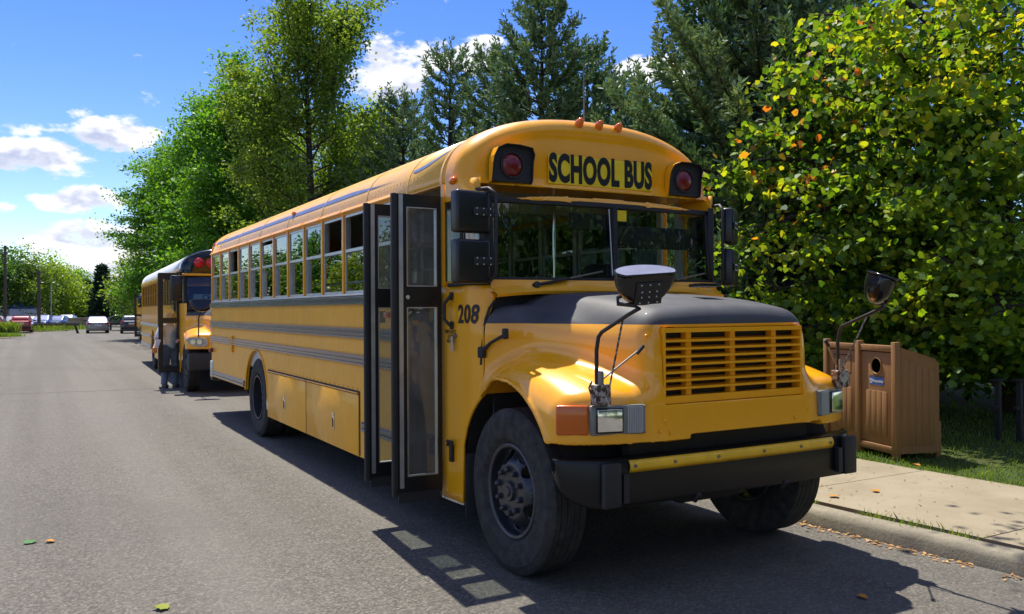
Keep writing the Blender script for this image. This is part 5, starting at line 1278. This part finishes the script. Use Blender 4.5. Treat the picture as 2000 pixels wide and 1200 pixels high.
    for s in (-1, 1):   # swept lamps
        M = Matrix.Translation((s*1.06, -1.845, 1.115)) @ Matrix.Rotation(s*R_(24), 4, 'Z')
        pts = [(-.25*s, -.06), (-.20*s, .07), (.0, .10), (.16*s, .09), (.22*s, .05), (.16*s, -.03), (.02*s, -.09), (-.18*s, -.10)]
        hl = P('headlight', G().prism(pts, 'y', -.045, .06, M), CLEARL)
        for dx in (-.08, .06): G().lathe([(0, .02), (.055, .02), (.06, 0)], 16, M @ Matrix.Translation((s*dx, -.046, .0)) @ Matrix.Rotation(-PI/2, 4, 'Z')).obj('lamp', HLAMP, hl, 60)
    P('bumper', G().rbox(-1.24, 1.24, -2.0, -1.72, .50, .88, .06), BLACKM, 30)
    wheel(B, -1.065, -1.03, .5505, -1, .3, nuts=False); wheel(B, 1.065, -1.03, .5505, 1, .8, nuts=False); wheel(B, -1.055, RW, .5505, -1, .9, True, False); wheel(B, 1.055, RW, .5505, 1, .1, True, False)
    P('underfloor', G().box(-1.165, 1.165, -.5, RL-.1, .86, .90), CHASSIS); P('chassis', G().box(-.5, .5, -1.7, RL-.4, .5, .86), CHASSIS); P('floor', G().box(-1.17, 1.17, -.5, RL-.1, .95, .97), DARKIN)
    P('door_jamb', G().box(-BX, -BX+.05, .70, .85, .38, 2.70), YELP); P('step', G().box(-1.2, -.6, 0, .70, .38, .41), DARKIN)
    for y, xi, xo in ((0.02, -1.22, -1.66), (.66, -1.22, -1.62)):
        d = G(); g0, g1, zb, zt = xo+.10, xi-.05, .36, 2.66
        for a, b, c, e in ((xo, g0, zb, zt), (g1, xi, zb, zt), (g0, g1, zb, .50), (g0, g1, 1.50, 1.62), (g0, g1, 2.52, zt)): d.box(a, b, y-.02, y+.02, c, e)
        lf = P('door_leaf', d, BLACK)
        for z0, z1 in ((.50, 1.50), (1.62, 2.52)): G().box(g0, g1, y-.003, y+.003, z0, z1).obj('pane', CLGLASS, lf)
    for s in (-1, 1):
        br = P('mirror_bracket', G().tube([(s*1.2, -.3, 2.66), (s*1.32, -.62, 2.66), (s*1.32, -.62, 2.05), (s*1.18, -.4, 1.97)], .016, 8), BLACKM, 60)
        P('flat_mirror', G().rbox(s*1.34-.12, s*1.34+.12, -.70, -.58, 2.02, 2.58, .03), BLACK, 30)
        m_ = mobj('cross_view_mirror', bpy.data.meshes['cross_view_mirror'], B, (s*.98, -2.1, 2.0), (R_(-9), 0, R_(-8)), 1.35)
        P('mirror_arm', G().tube([(s*1.02, -1.84, 1.22), (s*1.02, -1.86, 1.62), (s*.98, -2.05, 1.80)], .014, 8), BLACKM, 60)
    for x in (-.3, 0, .3): P('clearance_lamp', G().ball((x, -.36, 3.19), (.035, .06, .03), 8, 6), ORANGEL, 180)
    P('clearance_lamp', G().ball((-1.2, -.15, 2.72), (.04, .07, .035), 8, 6), ORANGEL, 180)
    sm = bpy.data.meshes['seat']
    for y in np.arange(1.6, RL-.4, .711*1.5):
        for s in (-1, 1): mobj('seat', sm, B, (s*.66, y, .97))
    return B
BUS_B = build_bus_b('yellow school bus with white roof and black front cap, parked right behind bus 208', (.24, 14.9, 0), R_(-2.2))
BUS_C = copy_tree(BUS_B); BUS_C.location = (2.75, 45.6, 0); BUS_C.rotation_euler.z = R_(-4.5); BUS_C['label'] = 'hindmost school bus, a narrow sliver showing at the rear of the second bus'

# ================================================================== person at the door of the second bus
def capsule(x, y, z, a, b, ra, rb):
    a, b = np.array(a), np.array(b); ab = b-a; px, py, pz = x-a[0], y-a[1], z-a[2]
    t = np.clip((px*ab[0]+py*ab[1]+pz*ab[2])/(ab@ab), 0, 1); return np.sqrt((px-t*ab[0])**2+(py-t*ab[1])**2+(pz-t*ab[2])**2)-(ra+(rb-ra)*t)
SKIN = simple('skin', (.52, .30, .21), .5); SHIRT = simple('white_shirt_cloth', (.72, .74, .80), .85); TROUS = simple('grey_trousers_cloth', (.16, .18, .26), .9); HAIR = simple('blond_hair', (.46, .33, .16), .7); SHOE = simple('dark_shoe', (.02, .02, .025), .6)
def person(loc, rz):
    p = thing('person', 'person in white shirt and grey trousers standing behind the open door of the second bus', 'person', loc, rz)
    # local: faces -Y
    J = dict(hipL=(.09, 0, .93), hipR=(-.09, 0, .93), kneeL=(.11, -.02, .50), kneeR=(-.12, -.03, .50), ankL=(.11, .02, .09), ankR=(-.14, .0, .09), chest=(0, 0, 1.28), neck=(0, .01, 1.46), head=(0, -.015, 1.60),
             shL=(.19, .0, 1.40), shR=(-.19, .0, 1.40), elL=(.25, -.06, 1.13), elR=(-.30, -.04, 1.14), wrL=(.10, -.26, 1.10), wrR=(-.40, -.16, .98))
    def arm(x, y, z, s, inf=0.):
        sh, el, wr = J['sh'+s], J['el'+s], J['wr'+s]; return smin(capsule(x, y, z, sh, el, .052+inf, .043+inf), capsule(x, y, z, el, wr, .042+inf, .030+inf), .03)
    def body(x, y, z):
        hd = np.sqrt((x/.074)**2+((y+.02)/.095)**2+((z-1.605)/.118)**2)-1; hd = hd*.08
        hd = smin(hd, np.sqrt((x/.052)**2+((y+.045)/.06)**2+((z-1.535)/.05)**2)*.05-.05, .03)
        hd = smin(hd, capsule(x, y, z, (0, -.105, 1.605), (0, -.128, 1.578), .010, .014), .012)
        for s in (-1, 1): hd = smin(hd, np.sqrt(((x-s*.076)/.012)**2+((y-.005)/.022)**2+((z-1.60)/.034)**2)*.012-.012, .008); hd = smax(hd, .013-np.sqrt((x-s*.031)**2+(y+.112)**2+(z-1.617)**2), .008)
        hd = np.maximum(hd, -(np.maximum(np.maximum(np.abs(x)-.024, np.abs(z-1.543)-.0025), y+.100)))
        d = smin(hd, capsule(x, y, z, J['neck'], (0, -.005, 1.55), .052, .048), .03)
        tor = smin(capsule(x, y, z, (0, 0, 1.02), (0, 0, 1.30), .13, .145), capsule(x, y, z, (-.13, 0, 1.40), (.13, 0, 1.40), .075, .075), .08); d = smin(d, tor, .04)
        for s in 'LR':
            d = smin(d, arm(x, y, z, s), .04); d = smin(d, capsule(x, y, z, J['hip'+s], J['knee'+s], .085, .055), .05); d = smin(d, capsule(x, y, z, J['knee'+s], J['ank'+s], .052, .036), .02)
            w = np.array(J['wr'+s]); e = np.array(J['el'+s]); dr = (w-e)/np.linalg.norm(w-e); sd = np.cross(dr, [0, 0, 1]); sd /= np.linalg.norm(sd); up = np.cross(sd, dr)
            pc = w+dr*.055; d = smin(d, capsule(x, y, z, w, pc, .026, .034), .02)
            for k, L_ in ((-1.5, .052), (-.5, .064), (.5, .068), (1.5, .060)):
                a = pc+sd*k*.017+dr*.025; m = a+dr*L_*.55-up*.010; b = m+dr*L_*.35-up*.03; d = smin(d, smin(capsule(x, y, z, a, m, .0095, .009), capsule(x, y, z, m, b, .009, .008), .004), .006)
            t0 = pc-sd*.022-dr*.01; t1 = t0-sd*.03+dr*.03; d = smin(d, smin(capsule(x, y, z, t0, t1, .012, .011), capsule(x, y, z, t1, t1+dr*.03, .011, .009), .004), .008)
        return d
    mobj('body', sdf_mesh('body', body, (-.56, -.46, .02), (.42, .2, 1.76), .013, SKIN, 180), p)
    def shirt(x, y, z):
        tor = smin(capsule(x, y, z, (0, 0, 1.0), (0, 0, 1.30), .155, .165), capsule(x, y, z, (-.14, 0, 1.40), (.14, 0, 1.40), .088, .088), .08)
        for s in 'LR':
            sh, el = np.array(J['sh'+s]), np.array(J['el'+s]); m = sh+(el-sh)*.72; tor = smin(tor, capsule(x, y, z, sh, m, .075, .078), .05)
        tor = tor+.006*np.sin(z*38+x*22)*sstep(1.35, 1.0, z); return np.maximum(np.maximum(tor, .90-z), z-1.475)
    mobj('shirt', sdf_mesh('shirt', shirt, (-.42, -.28, .86), (.42, .25, 1.52), .016, SHIRT, 60), p)
    def tr(x, y, z):
        d = capsule(x, y, z, (-.03, .0, .95), (.03, 0, .95), .135, .135)
        for s in 'LR': d = smin(d, capsule(x, y, z, J['hip'+s], J['knee'+s], .112, .082), .04); d = smin(d, capsule(x, y, z, J['knee'+s], J['ank'+s], .080, .075), .03)
        return np.maximum(np.maximum(d, .075-z), z-1.0)
    mobj('trousers', sdf_mesh('trousers', tr, (-.3, -.2, .04), (.3, .2, 1.04), .016, TROUS, 60), p)
    hr = lambda x, y, z: np.maximum(np.maximum(np.sqrt((x/.088)**2+((y-.008)/.104)**2+((z-1.625)/.118)**2)*.09-.09, -(np.maximum(y+.062, 1.655-z)*0+np.minimum(np.maximum(-(y+.055), 0)+0, 1)*0+np.where((y < -.052) & (z < 1.672), -1., 1.))*-1*.02-.0), 1.52-z)
    def hair(x, y, z):
        d = (np.sqrt((x/.090)**2+((y-.010)/.106)**2+((z-1.630)/.112)**2)-1)*.09; face = np.maximum(y+.045, z-1.672); return np.maximum(np.maximum(d, -face), 1.53-z)+.003*np.sin(x*90)*np.cos(z*60)
    mobj('hair', sdf_mesh('hair', hair, (-.13, -.14, 1.48), (.13, .16, 1.78), .010, HAIR, 180), p)
    for s in 'LR':
        a = J['ank'+s]; G().rbox(a[0]-.045, a[0]+.045, a[1]-.20, a[1]+.07, 0, .085, .03).obj('shoe', SHOE, p, 40)
    # a folded sheet and an orange pouch in the outstretched hand
    return p
PX = at_px(332, 21.35, 0); PERSON = person((PX.x, PX.y, 0), R_(12))
hand = PERSON.matrix_basis @ Vector((-.43, -.23, .94))
tag(mobj('orange_pouch', G().rbox(-.05, .05, -.04, .04, -.11, .02, .02).mesh('orange_pouch', simple('orange_cloth', (.75, .22, .03), .7), 30), None, (hand.x, hand.y, hand.z-.01)), 'small orange pouch in the hand of the person at the second bus', 'pouch')
tag(mobj('paper_sheet', G().rbox(-.04, .05, -.006, .006, -.02, .18, .002, Matrix.Rotation(.3, 4, 'Y')).mesh('paper_sheet', WHITEP, 30), None, (hand.x+.03, hand.y-.03, hand.z+.02)), 'white paper sheet held above the orange pouch', 'paper')

# ================================================================== recycling bin
def binmat():
    b = NB('brown_plastic_lumber'); n = b.noise(9, 5, .6, b.scalevec((6, 6, .5))); b.set(col=b.mix(b.map(n, .3, .7), (.235, .115, .036), (.30, .152, .050)), rough=.6); b.bump(n, .15, .004); return b.m
VOID = NB('opening_shade_black').set(col=(.002, .002, .002), rough=1., spec=0.).m; BIN = binmat(); BINS = simple('bin_shadow_gap', (.03, .016, .010), .8)
A_ = Vector((4.20, -.05, .11)); U2 = (Vector((4.58, 1.23, .11))-A_); bl = U2.length; ang = math.atan2(U2.y, U2.x)
bn = thing('recycling_bin', 'brown double recycling bin with round opening and blue sticker, on the grass edge', 'bin', A_, ang)   # local +X along the front to the far end, local +Y to the road side
def bp(n, g, m=BIN, s=30, parent=bn): return g.obj(n, m, parent, s)
DP = -.52
for x in (.035, bl/2, bl-.035): bp('post', G().rbox(x-.035, x+.035, -.035, .035, -.0, 1.275, .006))
bp('top_rail', G().rbox(.07, bl/2-.035, -.03, .022, 1.165, 1.235, .005)); bp('top_rail', G().rbox(bl/2+.035, bl-.07, -.03, .022, 1.165, 1.235, .005))
bp('bottom_rail', G().rbox(.07, bl-.07, -.03, .022, .05, .125, .005))
bp('inner_back', G().box(.03, bl-.03, -.045, -.035, .06, 1.20), BINS)
for i, (x0, x1) in enumerate(((.078, bl/2-.042), (bl/2+.042, bl-.078))):
    dn = bp('door', G().rbox(x0, x1, -.034, .004, .135, 1.155, .004))
    fx0, fx1 = x0+.09, x1-.09; w = (fx1-fx0)/4
    for k in range(4): G().rbox(fx0+k*w+.004, fx0+(k+1)*w-.004, .0045, .013, .22, .72, .004).obj('plank', BIN, dn, 30)
    cx = (x0+x1)/2
    if i == 0:
        G().lathe([(0, .001), (.082, .001)], 28, Matrix.Translation((cx, .005, 1.0)) @ Matrix.Rotation(PI/2, 4, 'Z')).obj('opening_shade_disc', VOID, dn)  # flat black disc painted for the dark inside the hole
        G().lathe([(.082, 0), (.086, .012), (.094, .012), (.098, 0)], 28, Matrix.Translation((cx, .0045, 1.0)) @ Matrix.Rotation(PI/2, 4, 'Z')).obj('opening_ring', BIN, dn, 40)
        st = G().box(cx-.125, cx+.125, .0045, .008, .785, .870).obj('sticker', simple('sticker_blue', (.030, .13, .42), .35), dn)
        mobj('sticker_text', text_mesh('sticker_text', 'Recyclables', .042, WHITEP, .0005, .0008, .92), st, (cx-.028, .0095, .827), (R_(90), 0, PI))
        tri = G()
        for q in range(3):
            a = PI/2+q*2*PI/3
            for d_ in (0,):
                p1 = Vector((math.cos(a+.35)*.024, math.sin(a+.35)*.024)); p2 = Vector((math.cos(a+1.75)*.024, math.sin(a+1.75)*.024)); nrm = (p2-p1).orthogonal().normalized()*.0055
                tri.prism([tuple(p1+nrm), tuple(p1-nrm), tuple(p2-nrm*1.9), tuple(p2+nrm*1.9)], 'y', .0085, .0095, Matrix.Translation((cx+.092, 0, .827)))
        tri.obj('recycle_symbol', WHITEP, st)
        st2 = G().box(cx-.125, cx+.125, .0045, .0075, .871, .890).obj('sticker_band', simple('sticker_grey', (.11, .09, .09), .5), dn)
    else:
        fl = G()
        for a, b, c, e in ((cx-.17, cx-.16, .88, 1.10), (cx+.16, cx+.17, .88, 1.10), (cx-.16, cx+.16, 1.09, 1.10), (cx-.16, cx+.16, .88, .89)): fl.box(a, b, .0045, .007, c, e)
        fl.obj('flap_outline', BINS, dn); G().box(cx-.13, cx+.12, .0045, .008, .765, .85).obj('plate', simple('plate_grey', (.16, .15, .15), .5), dn)
# sides: horizontal-top sloping down to the back
for x0, x1 in ((.002, .03), (bl-.03, bl-.002)): bp('side_panel', G().prism([(-.036, .06), (-.036, 1.20), (DP, 1.05), (DP, .06)], 'x', x0, x1))
for k in range(5):
    a = -.05+(DP+.10)*k/5; b_ = -.05+(DP+.10)*(k+1)/5; bp('side_plank', G().rbox(-.0025, .0015, b_+.006, a-.006, .14, 1.08-.03*k, .002))
bp('lid', G().prism([(-.02, 1.205), (-.02, 1.235), (DP-.02, 1.08), (DP-.02, 1.05)], 'x', .07, bl-.0))
bp('back_panel', G().box(.03, bl-.03, DP-.012, DP, .06, 1.0))
for x in (.04, bl-.04): bp('rear_leg', G().rbox(x-.03, x+.03, DP-.03, DP+.03, 0, .4, .004))
# two dark posts on the lawn
for (u, v, vt, lab) in ((1950, 858, 742, 'thin dark post on the shaded lawn right of the bin'), (1992, 862, 742, 'thin dark post at the right picture edge under the maple')):
    d = pix_dir(u, v); t = (.12-CAM['pos'][2])/d.z; p = Vector(CAM['pos'])+d*t; h = top_z(vt, math.hypot(p.x-CAM['pos'][0], p.y-CAM['pos'][1]), u)-.1
    po = thing('lawn_post', lab, 'post', (p.x, p.y, .08), 0, 'dark posts on the lawn'); G().rbox(-.03, .03, -.03, .03, 0, h, .006).obj('shaft', BLACKM, po, 30); G().rbox(-.10, .10, -.05, .05, h-.0, h+.03, .01).obj('top_plate', BLACKM, po, 30); G().rbox(-.09, -.031, -.025, .025, h*.55, h*.60, .006).obj('side_arm', BLACKM, po, 30)

# ================================================================== cars
def carpaint(name, col, metal=.3):
    b = NB(name); b.set(col=b.mix(b.map(b.noise(3, 4), .3, .7), tuple(c*.9 for c in col), col), rough=.28, metal=metal, coat=.9, coat_rough=.05); return b.m
CP = {k: carpaint('car_paint_'+k, c, m) for k, c, m in (('silver', (.24, .24, .26), .5), ('red', (.30, .012, .018), .15), ('navy', (.018, .022, .05), .3), ('white', (.70, .70, .70), 0.), ('blue', (.05, .08, .22), .3), ('graphite', (.09, .09, .10), .5), ('brightred', (.45, .03, .02), .1))}
CT = G().lathe([(.20, -.09), (.24, -.10), (.31, -.09), (.325, -.06), (.325, .06), (.31, .09), (.24, .10), (.20, .09)], 28).mesh('car_tyre', TYRE, 40); CR = G().lathe([(0, .075), (.06, .08), (.08, .06), (.17, .07), (.205, .09), (.205, -.08)], 20).mesh('car_rim', ALU, 40)
TAIL = lensmat('tail_lens', (.45, .008, .012), .1)
def car_meshes(hatch):
    L2, W2 = (2.0, .86) if hatch else (2.35, .875); top = 1.50 if hatch else 1.40
    def shell(x, y, z, inf=0.):
        ax = np.abs(x)      # +y = front, -y = rear
        w = W2-.05*(y/L2)**4-.06*np.maximum(0, (z-.72)/.3)
        if hatch: deck = np.where(y > 0, .98-.20*np.maximum(0, (y-.75)/1.25)**1.3, 1.02)
        else: deck = np.where(y > 0, .96-.22*np.maximum(0, (y-.7)/1.65)**1.5, .99-.06*np.maximum(0, (-y-1.5)/.85)**2)
        low = smax(smax(ax-w-inf, z-deck-inf, .16), np.abs(y)-L2-inf+.10*(z-.5)**2, .22); low = np.maximum(low, .24-z)
        rear_y = -1.90+.45*np.maximum(0, (z-.95))/.55 if hatch else -1.72+1.0*np.maximum(0, (z-.95))/.45
        front_y = 1.15-1.05*np.maximum(0, (z-.93))/.5
        cw = .80-.30*np.maximum(0, z-.92)
        cab = smax(smax(ax-cw-inf, z-top-inf+.05*(y/1.2)**2, .14), smax(y-front_y-inf, rear_y-y-inf, .1), .12); cab = np.maximum(cab, .8-z)
        return low, cab, cw, front_y, rear_y
    wy = (1.28, -1.22) if hatch else (1.42, -1.38)
    def body(x, y, z):
        low, cab, *_ = shell(x, y, z); d = smin(low, cab, .05)
        for q in wy: d = np.maximum(d, -np.maximum(np.sqrt((y-q)**2+(z-.33)**2)-.37, .55-np.abs(x)))
        return d
    def glass(x, y, z):
        low, cab, cw, fy, ry = shell(x, y, z); sh = np.abs(smin(low, cab, .05)-.004)-.006; ax = np.abs(x)
        band = np.maximum(1.00-z, z-(top-.09)); m = np.maximum(band, -np.minimum(np.minimum(np.maximum(ax-.62+.2*(z-1.), y-99), 99), 99))
        side = np.maximum(np.maximum(band, cw-.10-ax), np.maximum(y-fy+.20, ry-y+.28)); side = np.maximum(side, .045-np.abs(y+.15))
        fr = np.maximum(np.maximum(band, ax-cw+.10), fy-.16-y); re = np.maximum(np.maximum(band, ax-cw+.12), y-ry-.16)
        return np.maximum(sh, np.minimum(side, np.minimum(fr, re)))
    lo, hi = (-1.0, -L2-.15, .18), (1.0, L2+.15, top+.12)
    return sdf_mesh('body', body, lo, hi, .05, CP['silver'], 40), sdf_mesh('windows', glass, lo, hi, .035, CARGLASS, 60), wy, L2
CM = {'sedan': car_meshes(False), 'hatch': car_meshes(True)}
PLATE = simple('plate_white', (.6, .6, .6), .5)
def car(kind, paint_, loc, rz, label, group=None, name='car'):
    bm_, gm_, wy, L2 = CM[kind]; t = thing(name, label, 'car', loc, rz, group); o = mobj('body', bm_, t); o.material_slots[0].link = 'OBJECT'; o.material_slots[0].material = CP[paint_]
    mobj('windows', gm_, t)
    for q in wy:
        for s in (-1, 1): w = bpy.data.objects.new('wheel', None); COL.objects.link(w); w.parent = t; w.location = (s*.74, q, .325); w.rotation_euler.z = PI if s < 0 else 0; mobj('tyre', CT, w); mobj('rim', CR, w)
    for s in (-1, 1):
        if kind == 'hatch': G().rbox(s*.70-.09, s*.70+.09, -L2-.0, -L2+.25, .86, 1.06, .03).obj('tail_light', TAIL, t, 30)
        else: G().rbox(s*.66-.16, s*.66+.16, -L2-.005, -L2+.2, .76, .90, .03).obj('tail_light', TAIL, t, 30)
        G().rbox(s*.62-.14, s*.62+.14, L2-.15, L2-.0, .62, .76, .03).obj('headlight', HLAMP, t, 30); G().rbox(s*.93-.09, s*.93+.09, .62, .74, .98, 1.10, .03).obj('door_mirror', BLACK, t, 30)
    G().box(-.26, .26, -L2-.012, -L2+.1, .60 if kind == 'sedan' else .74, .72 if kind == 'sedan' else .86).obj('number_plate', PLATE, t)
    G().rbox(-.80, .80, -L2-.03, -L2+.25, .34, .54, .05).obj('rear_bumper', BLACKM if kind == 'hatch' else CP[paint_], t, 30); G().box(-.75, .75, -L2+.2, L2-.2, .20, .30).obj('underbody', CHASSIS, t)
    return t
car('sedan', 'silver', (.98, 74.0, 0), R_(-2), 'silver sedan driving away in the middle of the road')
car('hatch', 'navy', (3.35, 71.0, 0), R_(-4), 'dark blue car half hidden by the hindmost bus')
car('hatch', 'red', (-4.6, 80.2, 0), R_(-3), 'dark red hatchback parked on the verge, seen from behind')
car('hatch', 'brightred', (-6.75, 76.5, 0), R_(-3), 'red car cut off by the left picture edge')
PK = 'cars parked across the far lot'
for (u, dist, k, c, a, lab) in [(4, 104, 'sedan', 'white', 150, 'white parked car at the left edge beyond the red car'), (20, 100, 'sedan', 'silver', 160, 'silver parked car glinting left of the dark red hatchback'), (42, 108, 'hatch', 'white', 165, 'white parked car under the canopy tent'), (60, 104, 'sedan', 'graphite', 170, 'grey parked car just right of the dark red hatchback'), (84, 103, 'hatch', 'blue', 165, 'blue parked car with glinting windscreen behind the weeds'), (100, 106, 'sedan', 'white', 170, 'white parked car fourth from the barrier end'),
                       (114, 104, 'sedan', 'blue', 160, 'blue parked sedan second from the end of the parked row'), (130, 106, 'hatch', 'silver', 165, 'silver parked car at the right end of the parked row'), (226, 112, 'sedan', 'graphite', 95, 'dark parked car between the silver sedan and the street lamp'), (-60, 104, 'sedan', 'white', 160, 'white parked car beyond the left picture edge'), (-110, 100, 'hatch', 'silver', 160, 'silver parked car beyond the left picture edge')]:
    car(k, c, at_px(u, dist, 0), R_(a), lab, PK)

# ================================================================== far street furniture
WOOD = barkmat('weathered_wood', (.06, .045, .035), (.13, .10, .08)); GREYM = simple('galvanised', (.42, .43, .43), .5, .5)
up = thing('utility_pole', 'tall wooden utility pole with lamp arm at the left picture edge', 'pole', at_px(10, 100, 0)); hz = top_z(480, 100, 10)
G().tube([(0, 0, 0), (.03, 0, hz)], [.16, .13], 12).obj('shaft', WOOD, up, 60); G().tube([(0, 0, hz-.9), (-.6, -.3, hz-.55), (-1.6, -.6, hz-.35)], .04, 8).obj('arm', GREYM, up, 60); G().rbox(-2.1, -1.5, -.75, -.45, hz-.42, hz-.25, .05).obj('lamp_head', GREYM, up, 30)
pp = thing('wooden_pole', 'dark wooden pole between the far trees right of the canopy tent', 'pole', at_px(76, 98, 0), 0); G().tube([(0, 0, 0), (0, 0, top_z(528, 98, 76))], [.17, .13], 10).obj('shaft', WOOD, pp, 60); G().rbox(-.3, .3, -.05, .05, top_z(528, 98, 76)-.3, top_z(528, 98, 76)-.2, .02).obj('cross_piece', WOOD, pp, 30)
tp_ = thing('thin_pole', 'thin pale metal pole in front of the lime trees', 'pole', at_px(100, 105, 0)); G().tube([(0, 0, 0), (0, 0, top_z(555, 105, 100))], .05, 8).obj('shaft', GREYM, tp_, 60); G().rbox(-.12, .12, -.12, .12, 0, .25, .02).obj('base', GREYM, tp_, 30)
sl = thing('street_lamp', 'grey street lamp with curved arm near the hindmost bus', 'street lamp', at_px(243, 112, 0)); hz = top_z(562, 112, 243)
G().tube([(0, 0, 0), (0, 0, hz)], [.11, .07], 10).obj('shaft', GREYM, sl, 60); G().tube([(0, 0, hz), (-.15, 0, hz+.35), (-.7, 0, hz+.62), (-1.1, 0, hz+.66)], .05, 8).obj('arm', GREYM, sl, 60); G().rbox(-1.75, -1.05, -.13, .13, hz+.58, hz+.72, .05).obj('lamp_head', GREYM, sl, 30)
bb_ = thing('barrier_rail', 'long low wooden barrier rail across the end of the road', 'barrier', (-4.0, 84.5, 0)); 
G().rbox(-1.2, 4.1, -.09, .09, .48, .72, .02).obj('beam', WOOD, bb_, 30); G().rbox(6.6, 10.5, -.09, .09, .48, .72, .02).obj('beam', WOOD, bb_, 30)
for x in (-1.0, 1.0, 3.0, 6.8, 8.5, 10.3): G().rbox(x-.09, x+.09, .091, .25, 0, .66, .02).obj('post', WOOD, bb_, 30)
lp = thing('leaning_post', 'short dark leaning post left of the silver sedan', 'post', at_px(152, 79, 0), 0); G().tube([(0, 0, 0), (-.22, 0, .70)], [.10, .08], 10).obj('shaft', BLACKM, lp, 60); G().lathe([(0, .02), (.16, .02), (.16, 0)], 14, Matrix.Rotation(-PI/2, 4, 'Y')).obj('foot', BLACKM, lp, 30)
wp = thing('white_marker_post', 'small white marker post at the foot of the slim spruce', 'post', at_px(193, 118, 0)); G().rbox(-.25, .25, -.06, .06, 0, 2.0, .03).obj('panel', simple('white_board', (.72, .72, .72), .6), wp, 30); G().box(-.3, .3, -.1, .1, 0, .12).obj('base', CONC, wp)
lw = thing('low_wall', 'low grey concrete wall left of the silver sedan', 'wall', at_px(160, 100, 0), R_(3))
for k in range(4):
    for j in range(3): G().rbox(-1.3+k*.66, -1.3+k*.66+.64, -.2, .2, .40*j, .40*j+.385, .02).obj('block', CONC, lw, 30)
tn = thing('canopy_tent', 'blue and white canopy tent among the parked cars', 'tent', at_px(37, 112, 0), .35); TB = simple('tent_blue', (.10, .15, .42), .6); TW = simple('tent_white', (.55, .57, .68), .7)
tn_h = 2.15
for s in (-1, 1):
    for q in (-1, 1): G().tube([(s*1.45, q*1.45, 0), (s*1.45, q*1.45, tn_h)], .03, 8).obj('leg', GREYM, tn, 60)
for k in range(4):
    a = [(-1.5, -1.5), (1.5, -1.5), (1.5, 1.5), (-1.5, 1.5)]; p, q = a[k], a[(k+1) % 4]; solidify(G().add([(p[0], p[1], tn_h), (q[0], q[1], tn_h), (0, 0, 3.05)], [(0, 1, 2)]).obj('roof_panel', TB, tn), .01); solidify(G().add([(p[0], p[1], tn_h-.01), (q[0], q[1], tn_h-.01), (q[0], q[1], tn_h-.75 if k else tn_h-1.0), (p[0], p[1], tn_h-.75)], [(0, 1, 2, 3)]).obj('valance', TW, tn), .01)
